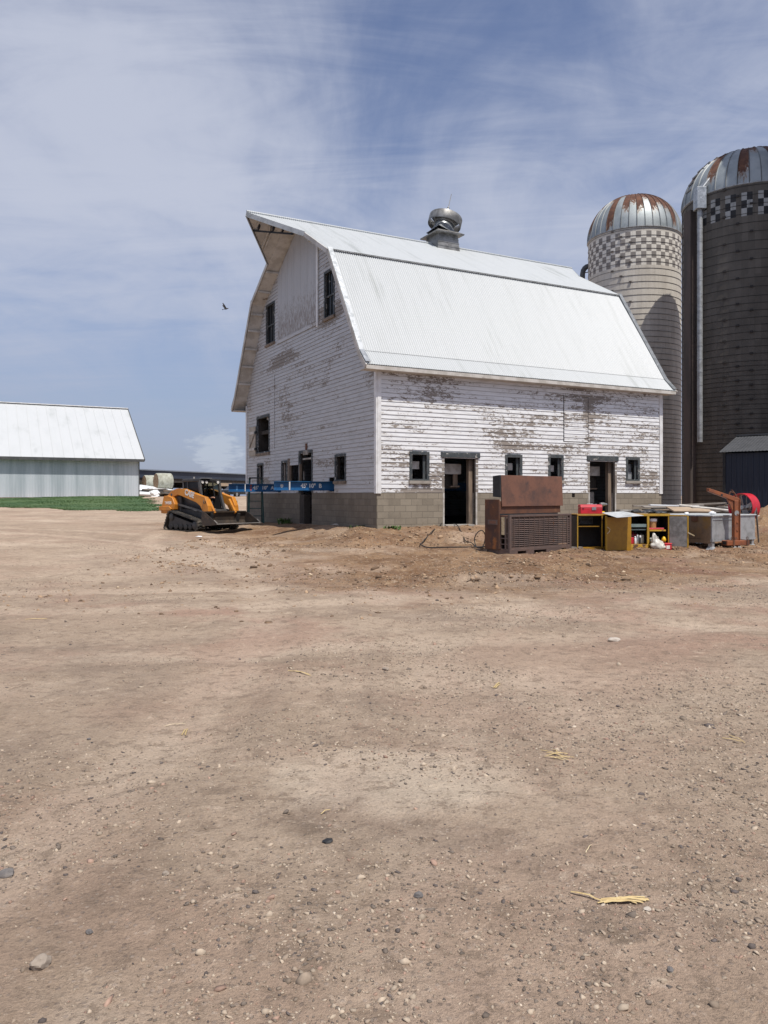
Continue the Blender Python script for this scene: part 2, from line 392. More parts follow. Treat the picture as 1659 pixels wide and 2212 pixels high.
M['stave_light'] = silo_mat('stave_light', (.66, .615, .535), (.53, .485, .415), wk=.25)
M['stave_grey'] = silo_mat('stave_grey', (.14, .124, .104), (.095, .084, .07), wk=.5)
M['check_dark1'] = silo_mat('check_dark1', (.23, .21, .19), (.3, .27, .245), wk=.25)
M['check_light1'] = silo_mat('check_light1', (.74, .7, .62), (.66, .62, .54), wk=.1)
M['check_black'] = weathered('check_black', (.012, .012, .013), (.022, .022, .022), 3, .7)
M['check_white'] = weathered('check_white', (.36, .36, .34), (.25, .25, .235), 3, .7, stretch=(1, 1, .3))
M['hoop_dark'] = weathered('hoop_dark', (.035, .03, .028), (.025, .022, .02), 3, .8)
M['hoop_steel'] = weathered('hoop_steel', (.17, .15, .135), (.11, .095, .085), 3, .7, .3)

def dome_mat(name, metal_a, metal_b):
    t = NT(name); rust = t.sep(t.attr('rust')); v = t.coord()
    n = t.noise(t.coord((1, 1, .22)), 13, 6, .7)
    k = t.math('ADD', rust[0], t.math('MULTIPLY', t.math('SUBTRACT', n, .5), .6))
    f = t.ramp(k, .46, .54)
    met = t.mix(t.ramp(t.noise(v, 1.5, 5), .4, .65), metal_a, metal_b)
    ru = t.mix(t.ramp(t.noise(v, 4, 5, .6), .4, .65), (.085, .036, .022), (.14, .062, .034))
    halo = t.ramp(k, .4, .49, 0, .4)
    c = t.mix(f, t.mix(halo, met, (.36, .25, .15)), ru)
    c = t.mix(t.math('MULTIPLY', rust[1], .75), c, (.08, .06, .05))
    rg = t.math('ADD', t.math('MULTIPLY', f, .3), .58)
    return t.out(c, rg, t.math('MULTIPLY', t.math('SUBTRACT', 1, f), .5))
M['dome_metal'] = dome_mat('dome_metal', (.35, .38, .385), (.27, .3, .305))

def bale_mat():
    t = NT('bale_wrap'); v = t.coord((1, 1, 1))
    c = t.mix(t.ramp(t.noise(v, 2.4, 6, .7), .38, .65), (.42, .43, .36), (.27, .27, .21))
    t.bump(t.noise(v, 20, 4), .4, .02)
    return t.out(c, .8)
M['bale_wrap'] = bale_mat()
M['bale_hay'] = weathered('bale_hay', (.3, .2, .12), (.2, .125, .07), 8, .9, bump=.5)

def grass_mat():
    t = NT('grass_green'); v = t.coord()
    c = t.mix(t.ramp(t.noise(v, .35, 5, .6), .38, .62), (.038, .088, .022), (.065, .115, .032))
    c = t.mix(t.ramp(t.noise(v, 2.2, 4, .6), .5, .72, 0, .6), c, (.085, .12, .04))
    return t.out(c, .8)
M['grass'] = grass_mat()

def ground_mat():
    t = NT('gravel_dirt'); v = t.coord(); zone = t.sep(t.attr('zone')); X, Y, Z = t.sep(v)
    mound, red, dark = zone[0], zone[1], zone[2]
    def at_(x, y, z=0): return t.coord(loc=(x, y, z))
    mid = t.noise(v, .9, 6, .65); fine = t.noise(v, 9, 7, .72); grit = t.noise(v, 70, 5, .75); spk = t.noise(at_(3, 5), 26, 5, .75)
    a = t.mix(t.ramp(t.noise(v, .16, 5, .6, .4), .35, .66), (0.378, 0.287, 0.210), (0.484, 0.381, 0.284))
    a = t.mix(t.ramp(mid, .42, .7, 0, .7), a, (0.317, 0.239, 0.172))
    pat = t.ramp(t.noise(at_(11, 3), .42, 8, .7, .6), .5, .64)
    a = t.mix(t.math('MULTIPLY', pat, .6), a, (0.264, 0.200, 0.152))                      # loose gravel
    lightp = t.ramp(t.noise(at_(-7, 21), .3, 6, .62, .5), .54, .68)
    a = t.mix(t.math('MULTIPLY', lightp, .65), a, (0.562, 0.451, 0.345))                  # worn pale fines
    px_ = t.math('ADD', t.math('POWER', t.math('DIVIDE', X, .75), 2), t.math('POWER', t.math('DIVIDE', t.math('SUBTRACT', Y, 4.5), .55), 2))
    px_ = t.math('ADD', px_, t.math('MULTIPLY', t.math('SUBTRACT', mid, .5), 2.6))
    a = t.mix(t.math('MULTIPLY', t.ramp(px_, 1.3, .3), .7), a, (.6, .5, .385))      # dusty patch
    # wheel tracks: shallow arcs of packed, paler dirt with darker loose edges
    for (cx_, cy_, r0, w, k) in ((-26, 7, 24.6, .34, .6), (-26, 7, 26.5, .34, .5), (15, 30, 23.0, .36, .5), (15, 30, 21.1, .36, .5), (-9, 46, 33.5, .4, .6), (-9, 46, 35.4, .4, .6), (-9, 46, 38.6, .4, .5), (2, -22, 29, .5, .4)):
        dx = t.math('SUBTRACT', X, cx_); dy = t.math('SUBTRACT', Y, cy_)
        rr = t.math('SQRT', t.math('ADD', t.math('MULTIPLY', dx, dx), t.math('MULTIPLY', dy, dy)))
        rr = t.math('ADD', rr, t.math('MULTIPLY', t.math('SUBTRACT', mid, .5), .5))
        d = t.math('ABSOLUTE', t.math('SUBTRACT', rr, r0))
        br = t.ramp(t.noise(at_(r0, cx_), .35, 4, .6), .3, .5)
        a = t.mix(t.math('MULTIPLY', t.math('MULTIPLY', t.ramp(d, w, w * .35), br), k), a, (0.527, 0.417, 0.316))
        edge = t.math('MULTIPLY', t.ramp(d, w * 1.0, w * 1.35), t.ramp(d, w * 2.1, w * 1.5))
        a = t.mix(t.math('MULTIPLY', t.math('MULTIPLY', edge, br), k * .45), a, (0.272, 0.204, 0.152))
    rp = t.math('MULTIPLY', t.ramp(t.noise(at_(5, -9), .42, 6, .62, .4), .46, .62), red)
    a = t.mix(t.math('MULTIPLY', rp, .85), a, (0.386, 0.239, 0.177))
    m = t.mix(t.ramp(mid, .38, .62), (0.280, 0.175, 0.098), (0.168, 0.094, 0.050))
    m = t.mix(t.ramp(t.noise(at_(2, 2, 9), 3.2, 7, .72), .52, .66, 0, .8), m, (0.372, 0.254, 0.151))
    m = t.mix(t.ramp(t.noise(at_(-3, 8, 2), 1.6, 7, .72), .55, .66, 0, .75), m, (0.113, 0.063, 0.037))
    m = t.mix(t.math('MULTIPLY', rp, .5), m, (0.214, 0.114, 0.082))
    mm = t.ramp(t.math('ADD', t.math('MULTIPLY', mound, .95), t.math('MULTIPLY', t.math('SUBTRACT', t.noise(v, .7, 7, .68), .5), 1.1)), .12, .8)
    c = t.mix(mm, a, m)
    dk = t.math('MULTIPLY', t.ramp(t.noise(v, 3.2, 7, .72), .36, .62), dark)
    c = t.mix(t.math('MULTIPLY', dk, .7), c, (0.149, 0.113, 0.082))
    c = t.mix(t.ramp(fine, .5, .72, 0, .5), c, (0.211, 0.155, 0.111))
    sp7 = t.noise(at_(9, -4), 6.5, 7, .78, .3)
    c = t.mix(t.ramp(sp7, .53, .6, 0, .6), c, (0.223, 0.166, 0.121))
    c = t.mix(t.ramp(sp7, .43, .36, 0, .4), c, (0.644, 0.520, 0.398))
    c = t.mix(t.ramp(spk, .58, .7, 0, .75), c, (0.132, 0.101, 0.078))
    c = t.mix(t.ramp(spk, .4, .3, 0, .5), c, (0.597, 0.493, 0.394))
    vv = t.node('ShaderNodeTexVoronoi', feature='F1'); vv.inputs['Scale'].default_value = 38; t.link(v, vv.inputs['Vector'])
    pick = t.sep(vv.outputs['Color'])
    peb = t.math('MULTIPLY', t.ramp(vv.outputs['Distance'], .4, .24), t.ramp(pick[0], .6, .64))
    c = t.mix(t.math('MULTIPLY', peb, .5), c, t.mix(pick[1], (0.122, 0.095, 0.082), (0.492, 0.401, 0.328)))
    c = t.mix(.4, c, t.mix(grit, (0, 0, 0), (1, 1, 1)), 'OVERLAY')
    h = t.math('ADD', t.math('MULTIPLY', fine, .8), t.math('MULTIPLY', grit, .3))
    h = t.math('ADD', h, t.math('ADD', t.math('MULTIPLY', peb, .08), t.math('MULTIPLY', spk, -.4)))
    h = t.math('ADD', h, t.math('ADD', t.math('MULTIPLY', mid, 2.2), t.math('MULTIPLY', sp7, -1.1)))
    t.bump(h, .9, .045)
    return t.out(c, .95, 0, .15)
M['ground'] = ground_mat()

def stone_mat():
    t = NT('pebble'); c = t.attr('tint'); v = t.coord()
    c = t.mix(.35, c, t.mix(t.noise(v, 60, 5, .7), (0, 0, 0), (1, 1, 1)), 'OVERLAY')
    return t.out(c, .85, 0, .25)
M['pebble'] = stone_mat()
M['stone'] = weathered('stone', (.3, .25, .2), (.22, .18, .145), 12, .85, c3=(.19, .16, .14), lo3=.55, hi3=.7, bump=.4)
M['stone_dark'] = weathered('stone_dark', (.125, .115, .11), (.19, .17, .155), 14, .8, bump=.4)
M['stone_pale'] = weathered('stone_pale', (.44, .39, .33), (.36, .31, .26), 14, .8, bump=.3)
# ------------------------------------------------------------------ where the barn stands (local x along the long wall, y along the gable)
CX, CY = -.22, 24.0
UR = Vector((.885, .4656, 0)); UL = Vector((-.4656, .885, 0))
BROT = math.atan2(.4656, .885)
BL, BW = 12.11, 12.86
def bw(x, y, z=0.):
    return Vector((CX + UR.x * x + UL.x * y, CY + UR.y * x + UL.y * y, z))

# ------------------------------------------------------------------ terrain
def vnoise(x, y, seed=0):
    x = np.asarray(x, float); y = np.asarray(y, float)
    xi = np.floor(x).astype(np.int64); yi = np.floor(y).astype(np.int64); fx = x - xi; fy = y - yi
    fx = fx * fx * (3 - 2 * fx); fy = fy * fy * (3 - 2 * fy)
    def h(a, b):
        n = (a * 374761393 + b * 668265263 + seed * 1442695041) & 0x7fffffff
        n = ((n ^ (n >> 13)) * 1274126177) & 0x7fffffff
        return ((n ^ (n >> 16)) & 0xffff) / 65535.0
    return (h(xi, yi) * (1 - fx) + h(xi + 1, yi) * fx) * (1 - fy) + (h(xi, yi + 1) * (1 - fx) + h(xi + 1, yi + 1) * fx) * fy
def fbm(x, y, seed=0, oct=4, g=.5):
    s = 0; a = 1; t = 0
    for i in range(oct):
        s = s + a * vnoise(x * 2 ** i + 17.3 * i, y * 2 ** i - 9.1 * i, seed + i); t += a; a *= g
    return s / t
def sstep(e0, e1, x):
    t = np.clip((x - e0) / (e1 - e0), 0, 1); return t * t * (3 - 2 * t)
PROF = [(-20, 0), (0, 0), (10, .04), (15, .12), (20, .24), (25, .27), (29, .36), (35, .42), (42, .5), (50, .62), (60, 1.02), (72, 1.58), (95, 1.52), (130, 1.58), (3000, 1.6)]
def barn_dist(x, y):
    lx = (x - CX) * UR.x + (y - CY) * UR.y; ly = (x - CX) * UL.x + (y - CY) * UL.y
    dx = np.maximum(np.maximum(-lx, lx - BL), 0); dy = np.maximum(np.maximum(-ly, ly - BW), 0)
    return np.hypot(dx, dy), lx, ly
def ground_z(x, y, detail=True):
    x = np.asarray(x, float); y = np.asarray(y, float)
    z = np.interp(y, [p[0] for p in PROF], [p[1] for p in PROF])
    d, lx, ly = barn_dist(x, y)
    reach = 2.5 + 1.6 * (fbm(x * .5, y * .5, 5, 2) - .5) + 1.0 * sstep(1, -1, ly) * sstep(0, 2, lx)
    lvl = .68 - .014 * np.clip(ly, 0, 13) - .004 * np.clip(lx, 0, 12)
    s = 1 - sstep(.0, 1, d / reach); s = s ** .85
    z = z + np.maximum(lvl - z, 0) * s
    near = 1 - sstep(2, 5.5, d)
    z = z + near * (fbm(x * 1.7, y * 1.7, 9, 4) - .5) * .2 * sstep(.0, .5, d)
    # dug-over strip in front of the long wall, with a ridge of clods
    dug = sstep(12, 9, d) * sstep(-3.5, .5, x) * sstep(36, 30, y)
    z = z + dug * ((fbm(x * 1.3, y * 1.3, 21, 4, .6) - .5) * .2 + (fbm(x * 4.5, y * 4.5, 23, 4, .65) - .5) * .1)
    z = z + .13 * np.exp(-((x - 2.0) / 1.0) ** 2 - ((y - 14.3) / .35) ** 2) * (.4 + fbm(x * 4, y * 4, 3, 3))
    # spoil heap beside the galvanised tank
    z = z + .95 * np.exp(-((x - 13.2) / 1.5) ** 2 - ((y - 26.6) / 1.0) ** 2) * (.75 + .5 * fbm(x * 1.6, y * 1.6, 31, 4))
    z = z + .35 * np.exp(-((x - 12.1) / .8) ** 2 - ((y - 23.8) / .7) ** 2) * (.6 + .8 * fbm(x * 2.5, y * 2.5, 33, 3))
    if detail:
        z = z + (fbm(x * .35, y * .35, 41, 3) - .5) * .07 * sstep(60, 30, y)
        z = z + (fbm(x * 2.2, y * 2.2, 42, 5, .6) - .5) * .035 * sstep(60, 25, y)
        for (cx_, cy_, r0, w) in ((-26, 7, 24.6, .34), (-26, 7, 26.5, .34), (15, 30, 23.0, .36), (15, 30, 21.1, .36), (-9, 46, 33.5, .4), (-9, 46, 35.4, .4), (-9, 46, 38.6, .4)):
            rr = np.hypot(x - cx_, y - cy_) + (fbm(x * .9, y * .9, 71, 2) - .5) * .3
            z = z + sstep(.32, .5, vnoise(x * .3, y * .3, 80)) * (-.022 * np.exp(-((rr - r0) / w) ** 2) + .014 * np.exp(-((np.abs(rr - r0) - w * 1.6) / (.4 * w)) ** 2))
        # tread marks of tracked and wheeled machines, in shallow arcs
        for (cx_, cy_, r0, ph, a0) in ((-6., -16., 32.0, 0, .05), (-6., -16., 30.4, 1, .05), (4., -9., 23.2, 2, .045), (4., -9., 25.0, 0, .04)):
            rr = np.hypot(x - cx_, y - cy_); an = np.arctan2(y - cy_, x - cx_)
            m = np.exp(-((rr - r0) / .22) ** 4) * sstep(-1.5, 1.5, x) * sstep(.42, .6, vnoise(x * .4, y * .4, 60 + ph))
            z = z + m * (a0 * .8 * np.sin(an * r0 * 2 * math.pi / .16 + 1.5 * np.abs(rr - r0) * 6) * .5 - .02)
    return z
def gz(x, y): return float(ground_z(np.array([x]), np.array([y]))[0])

def make_ground():
    ys = list(np.linspace(-14, .8, 14))
    y = .9
    while y < 45: ys.append(y); y += max(.016, y * .0085)
    while y < 2500: ys.append(y); y *= 1.09
    ys = np.array(ys); nc = 330
    s = np.linspace(-1, 1, nc); s = np.sign(s) * (np.abs(s) ** 1.15)
    Yg, Sg = np.meshgrid(ys, s, indexing='ij')
    Xg = Sg * (4.5 + .98 * np.maximum(Yg, 0))
    Zg = ground_z(Xg, Yg)
    d, lx, ly = barn_dist(Xg, Yg)
    Zg = np.where((lx > .35) & (lx < BL - .35) & (ly > .35) & (ly < BW - .35), .5, Zg)
    co = np.stack([Xg, Yg, Zg], -1).reshape(-1, 3)
    nr = len(ys); idx = np.arange(nr * nc).reshape(nr, nc)
    fa = np.stack([idx[:-1, :-1], idx[:-1, 1:], idx[1:, 1:], idx[1:, :-1]], -1).reshape(-1, 4)
    me = bpy.data.meshes.new('ground'); me.vertices.add(len(co)); me.vertices.foreach_set('co', co.ravel())
    me.loops.add(fa.size); me.loops.foreach_set('vertex_index', fa.ravel().astype(np.int32))
    me.polygons.add(len(fa)); me.polygons.foreach_set('loop_start', np.arange(0, fa.size, 4, dtype=np.int32))
    me.update(calc_edges=True); me.validate()
    mound = np.maximum(sstep(7.5, 1.2, d) * .85, sstep(15.5, 8.5, d) * sstep(-5.5, 0.5, Xg) * .85) * sstep(40, 34, Yg)
    mound = mound * (1 - .35 * sstep(.55, .7, fbm(Xg * .5, Yg * .5, 77, 3)))
    red = np.clip(.25 + sstep(1, 6, Xg) * .9 * sstep(4, 8, Yg) + .5 * np.exp(-((Xg + 2) / 3) ** 2 - ((Yg - 11) / 3) ** 2), 0, 1)
    dark = np.zeros_like(Xg)
    for (px, py, r) in ((-1.1, 3.2, .2), (-1.0, 3.45, .12), (-.72, 5.17, .16), (-1.55, 3.05, .09), (.9, 2.2, .1), (2.0, 14.3, .8), (-.35, 3.9, .12)):
        dark = np.maximum(dark, .8 * np.exp(-(((Xg - px) ** 2 + (Yg - py) ** 2 * .8) / r ** 2)))
    wet = ((Xg - .86) / .13) ** 2 + ((Yg - 3.0) / .12) ** 2 + (fbm(Xg * 14, Yg * 14, 5, 2) - .5) * 1.2
    dark = np.maximum(dark, sstep(1.15, .85, wet) * .95)
    at_ = me.color_attributes.new('zone', 'FLOAT_COLOR', 'POINT')
    at_.data.foreach_set('color', np.stack([mound, red, dark, np.ones_like(dark)], -1).reshape(-1).astype(np.float32))
    me.materials.append(M['ground']); me.shade_smooth()
    o = bpy.data.objects.new('ground', me); COL.objects.link(o)
    tag(o, 'tan gravel farmyard with tyre tracks and brown dug-over dirt', 'ground', kind='structure')
make_ground()

# ------------------------------------------------------------------ loose pebbles (one mass)
def ico():
    bm = bmesh.new(); bmesh.ops.create_icosphere(bm, subdivisions=1, radius=1)
    v = np.array([v.co[:] for v in bm.verts]); f = np.array([[q.index for q in p.verts] for p in bm.faces]); bm.free(); return v, f
ICO_V, ICO_F = ico()
def scatter_stones(name, xs, ys, size, tint, mat, label, cat, sink=.3, seed=1):
    rng = np.random.default_rng(seed); n = len(xs); zs = ground_z(xs, ys)
    k = 1 + .5 * (rng.random((n, 12)) - .5) * 2
    v = ICO_V[None] * k[..., None]
    v[..., 0] *= (.7 + .8 * rng.random(n))[:, None]; v[..., 1] *= (.6 + .6 * rng.random(n))[:, None]; v[..., 2] *= (.4 + .5 * rng.random(n))[:, None]
    a = rng.random(n) * 6.283; ca, sa = np.cos(a)[:, None], np.sin(a)[:, None]
    x = v[..., 0] * ca - v[..., 1] * sa; y = v[..., 0] * sa + v[..., 1] * ca
    tl = (rng.random(n) - .5)[:, None] * .8; z = v[..., 2] + x * tl
    s = size[:, None]
    co = np.stack([x * s + xs[:, None], y * s + ys[:, None], z * s + zs[:, None] + s * (.35 - sink)], -1).reshape(-1, 3)
    fa = (ICO_F[None] + (np.arange(n) * 12)[:, None, None]).reshape(-1, 3)
    me = bpy.data.meshes.new(name); me.vertices.add(len(co)); me.vertices.foreach_set('co', co.ravel())
    me.loops.add(fa.size); me.loops.foreach_set('vertex_index', fa.ravel().astype(np.int32))
    me.polygons.add(len(fa)); me.polygons.foreach_set('loop_start', np.arange(0, fa.size, 3, dtype=np.int32))
    me.update(calc_edges=True)
    c = np.repeat(np.concatenate([tint, np.ones((n, 1))], 1), 12, 0).astype(np.float32)
    at_ = me.color_attributes.new('tint', 'FLOAT_COLOR', 'POINT'); at_.data.foreach_set('color', c.ravel())
    me.materials.append(mat)
    o = bpy.data.objects.new(name, me); COL.objects.link(o); tag(o, label, cat, kind='stuff'); return o
def tints(rng, n, pal, w):
    pal = np.array(pal); i = rng.choice(len(pal), n, p=np.array(w) / sum(w)); return np.clip(pal[i] * .95 * (.75 + .5 * rng.random((n, 1))), 0, .8)
rng = np.random.default_rng(11)
N = 170000
yy = 1.1 * (24 / 1.1) ** (rng.random(N) ** .8); xx = (rng.random(N) * 2 - 1) * (.62 * yy + 1.0)
d_, _, _ = barn_dist(xx, yy)
dens = .06 + .94 * sstep(.44, .6, fbm(xx * .5, yy * .5, 91, 5, .6)); dens = dens * (1 + .6 * sstep(-1, 2, xx)); dens *= sstep(2.5, 6, d_) * .8 + .2
keep = (rng.random(N) < dens * .55) & (d_ > .2); xx = xx[keep]; yy = yy[keep]; n = len(xx)
sz = np.clip(np.exp(rng.normal(-5.5, .46, n)) * (1 + .05 * yy), .0022 * (1 + .17 * yy), .028)
pal = [(.4, .325, .245), (.28, .22, .165), (.16, .13, .105), (.12, .1, .09), (.5, .42, .33), (.33, .22, .165)]
scatter_stones('gravel', xx, yy, sz, tints(rng, n, pal, [6, 6, 4, 1.2, .3, 1.6]), M['pebble'], 'loose gravel of mixed pebbles strewn over the farmyard', 'gravel', seed=3)
N = 60000
yy = 9.5 + rng.random(N) * 16; xx = -6 + rng.random(N) * 21
d_, lx_, ly_ = barn_dist(xx, yy)
keep = (d_ > .1) & (d_ < 14) & ((rng.random(N) < .5 * sstep(.44, .6, fbm(xx * .7, yy * .7, 14, 5, .6)) * sstep(13, 8, d_) + .04) | ((np.abs(xx - 2) < 1.2) & (np.abs(yy - 14.3) < .5)))
xx = xx[keep]; yy = yy[keep]; n = len(xx)
sz = np.clip(np.exp(rng.normal(-4.25, .55, n)), .008, .08)
scatter_stones('dirt_clods', xx, yy, sz, tints(rng, n, [(.26, .175, .11), (.36, .25, .16), (.15, .1, .065), (.5, .39, .27)], [4, 4, 3, .35]), M['pebble'], 'crumbled brown dirt clods turned up in front of the white barn', 'dirt', seed=5)

# ------------------------------------------------------------------ lawn
def make_grass():
    rng = np.random.default_rng(4)
    edge = [(-75, 50), (-45, 56), (-28, 55), (-21, 52.5), (-15.4, 50), (-14.6, 52.5), (-16.2, 57), (-18.6, 63), (-21.5, 70.5), (-23.6, 74.4), (-34, 69), (-75, 47.5)]
    def inside(x, y):
        r = np.zeros(len(x), bool); j = len(edge) - 1
        for i in range(len(edge)):
            xi, yi = edge[i]; xj, yj = edge[j]
            c = ((yi > y) != (yj > y)) & (x < (xj - xi) * (y - yi) / (yj - yi + 1e-9) + xi); r ^= c; j = i
        return r
    n = 150000
    x = -60 + 46 * rng.random(n); y = 44 + 31 * rng.random(n)
    jx = x + (vnoise(x * .8, y * .8, 3) - .5) * 2.4; jy = y + (vnoise(x * .6, y * .6, 8) - .5) * 2.0
    k = inside(jx, jy); x = x[k]; y = y[k]; n = len(x); z = ground_z(x, y)
    h = .02 + .05 * rng.random(n) * (.5 + vnoise(x * .5, y * .5, 2)); w = .04 + .05 * rng.random(n); a = rng.random(n) * 6.28
    lean = (rng.random((n, 2)) - .5) * .16
    p0 = np.stack([x - np.cos(a) * w, y - np.sin(a) * w, z - .01], -1); p1 = np.stack([x + np.cos(a) * w, y + np.sin(a) * w, z - .01], -1)
    p2 = np.stack([x + lean[:, 0], y + lean[:, 1], z + h], -1)
    co = np.stack([p0, p1, p2], 1).reshape(-1, 3)
    me = bpy.data.meshes.new('grass'); me.vertices.add(len(co)); me.vertices.foreach_set('co', co.ravel())
    me.loops.add(n * 3); me.loops.foreach_set('vertex_index', np.arange(n * 3, dtype=np.int32))
    me.polygons.add(n); me.polygons.foreach_set('loop_start', np.arange(0, n * 3, 3, dtype=np.int32)); me.update(calc_edges=True)
    me.materials.append(M['grass']); o = bpy.data.objects.new('grass', me); COL.objects.link(o)
    tag(o, 'mown green grass in front of the long white shed', 'grass', kind='stuff')
    # turf under the blades
    gx = np.linspace(-76, -13, 120); gy = np.linspace(43, 76, 70); X, Y = np.meshgrid(gx, gy, indexing='ij'); Zt = ground_z(X, Y) + .03
    jx = X + (vnoise(X * .8, Y * .8, 3) - .5) * 2.4; jy = Y + (vnoise(X * .6, Y * .6, 8) - .5) * 2.0
    ins = inside(jx.ravel(), jy.ravel()).reshape(X.shape)
    mb = MB(); mb.v = [tuple(q) for q in np.stack([X, Y, Zt], -1).reshape(-1, 3)]
    for i in range(119):
        for j in range(69):
            if ins[i, j] and ins[i + 1, j] and ins[i, j + 1] and ins[i + 1, j + 1]:
                mb.f.append((i * 70 + j, (i + 1) * 70 + j, (i + 1) * 70 + j + 1, i * 70 + j + 1)); mb.m.append(0)
    o = mb.build('lawn', M['grass'], smooth=60); tag(o, 'turf of the green lawn in front of the long white shed', 'lawn', kind='structure')
make_grass()
# ------------------------------------------------------------------ white barn
barn = thing('barn', 'tall white gambrel-roofed barn with flaking clapboards and a hay hood over its gable', 'barn', (CX, CY, 0), BROT)
S_ = 1 / 1.8228           # photograph pixels to working pixels
def on_long(sx, sy):      # local x and height of a photograph pixel on the long wall
    k = (sx * S_ - 829.5) / F; t = (k * CY - CX) / (UR.x - k * UR.y); return t, EYE + (HOR - sy * S_) / F * (CY + UR.y * t)
def on_gable(sx, sy):
    k = (sx * S_ - 829.5) / F; t = (k * CY - CX) / (UL.x - k * UL.y); return t, EYE + (HOR - sy * S_) / F * (CY + UL.y * t)
def rect_l(x0, x1, y0, y1):
    a = on_long(x0, y0); b = on_long(x1, y0); c = on_long(x0, y1); return [a[0], b[0], c[1], a[1]]
def rect_g(x0, x1, y0, y1):   # x0 the left (far) edge, heights read there
    a = on_gable(x0, y0); b = on_gable(x1, y0); c = on_gable(x0, y1); return [b[0], a[0], c[1], a[1]]
ZB = 1.75                 # top of the block wall
def gable_z(y):
    q = min(y, BW - y)
    if q < 0: return 6.0 + q * .95
    if q < 2.44: return 6.0 + q * (3.8 / 2.44)
    return 9.8 + (q - 2.44) * (2.24 / 3.99)
def gable_q(z):           # inset of the outline from the wall at height z
    if z <= 6.0: return -9
    if z <= 9.8: return (z - 6.0) * 2.44 / 3.8
    return 2.44 + (z - 9.8) * 3.99 / 2.24

# openings: [along0, along1, z0, z1]
W_long = [rect_l(1622, 1679, 1790, 1886), rect_l(1997, 2046, 1801, 1886), rect_l(2166, 2209, 1803, 1886), rect_l(2471, 2510, 1811, 1888)]
D_long = [rect_l(1749, 1872, 1803, 2066), rect_l(2321, 2420, 1816, 2060)]
W_up = [rect_g(1052, 1081, 1212, 1356), rect_g(1282, 1316, 1082, 1252)]
W_low = [rect_g(1016, 1036, 1834, 1915), rect_g(1112, 1130, 1824, 1896), rect_g(1324, 1360, 1800, 1890)]
HAYWIN = rect_g(1015, 1060, 1652, 1782)
NOTCH = rect_g(1142, 1178, 1833, 1896)
D_g = rect_g(1181, 1229, 1788, 2063)
D_g[2] = .5
for d in D_long: d[2] = .45
BEAM_H = [[3.16, 3.62, 1.80, 2.28], [8.37, 8.83, 1.80, 2.2]]
HAYDOOR = rect_g(1097, 1250, 1000, 1340)

def subtract(iv, holes):
    out = [iv]
    for h0, h1 in holes:
        nx = []
        for a, b in out:
            if h1 <= a or h0 >= b: nx.append((a, b))
            else:
                if a < h0: nx.append((a, h0))
                if h1 < b: nx.append((h1, b))
        out = nx
    return out

def clapboards(name, axis, length, ztop, holes, mat, gable=False, rng_seed=1):
    """overlapping boards, each a wedge whose lower edge stands proud"""
    rr = random.Random(rng_seed); mb = MB(); z = ZB; H = .134
    def pt(u, out, zz): return (u, -out, zz) if axis == 'x' else (-out, u, zz)
    while z < ztop - .01:
        z1 = min(z + H, ztop); zm = (z + z1) / 2
        cuts = sorted({z, z1} | {v for h in holes for v in (h[2], h[3]) if z < v < z1})
        for za, zb in zip(cuts, cuts[1:]):
            zc = (za + zb) / 2
            hs = [(h[0], h[1]) for h in holes if h[2] < zc < h[3]]
            for a, b in subtract((0, length), hs):
                al, ar, bl, br = a, a, b, b
                if gable:
                    qa, qb = gable_q(za + .1), gable_q(zb + .1)
                    al, ar = max(a, qa), max(a, qb); bl, br = min(b, BW - qa), min(b, BW - qb)
                    if bl - al < .03: continue
                    br = max(br, ar + .005)
                # board joints every few metres
                o = lambda zz: .019 - .015 * (zz - z) / H + .002
                w = rr.uniform(-.002, .003)
                lo = [pt(al, o(za) + w, za), pt(bl, o(za) + w, za), pt(br, o(zb) + w, zb), pt(ar, o(zb) + w, zb)]
                hi = [pt(al, -.02, za), pt(bl, -.02, za), pt(br, -.02, zb), pt(ar, -.02, zb)]
                mb.hexa(lo, hi)
        z = z1
    return mb.build(name, mat, barn, fixn=True)

def sheath(name, axis, length, z0, z1, holes, mat, t0, t1, gable=False, step=.5, dz=0):
    mb = MB()
    def pt(u, d, zz): return (u, d, zz) if axis == 'x' else (d, u, zz)
    cuts = {z0, z1} | {v for h in holes for v in (h[2], h[3]) if z0 < v < z1}
    if gable:
        zz = 6.0
        while zz < z1: cuts.add(zz); zz += step
    cuts = sorted(cuts)
    for za, zb in zip(cuts, cuts[1:]):
        if zb - za < 1e-4: continue
        zc = (za + zb) / 2; hs = [(h[0], h[1]) for h in holes if h[2] < zc < h[3]]
        for a, b in subtract((0, length), hs):
            al, ar, bl, br = a, a, b, b
            if gable:
                qa, qb = gable_q(za + .16), gable_q(zb + .16)
                al, ar = max(a, qa), max(a, qb); bl, br = min(b, BW - qa), min(b, BW - qb)
                if bl - al < .02: continue
                br = max(br, ar + .01)
            mb.hexa([pt(al, t0, za), pt(bl, t0, za), pt(br, t0, zb), pt(ar, t0, zb)], [pt(al, t1, za), pt(bl, t1, za), pt(br, t1, zb), pt(ar, t1, zb)])
    return mb.build(name, mat, barn, fixn=True)

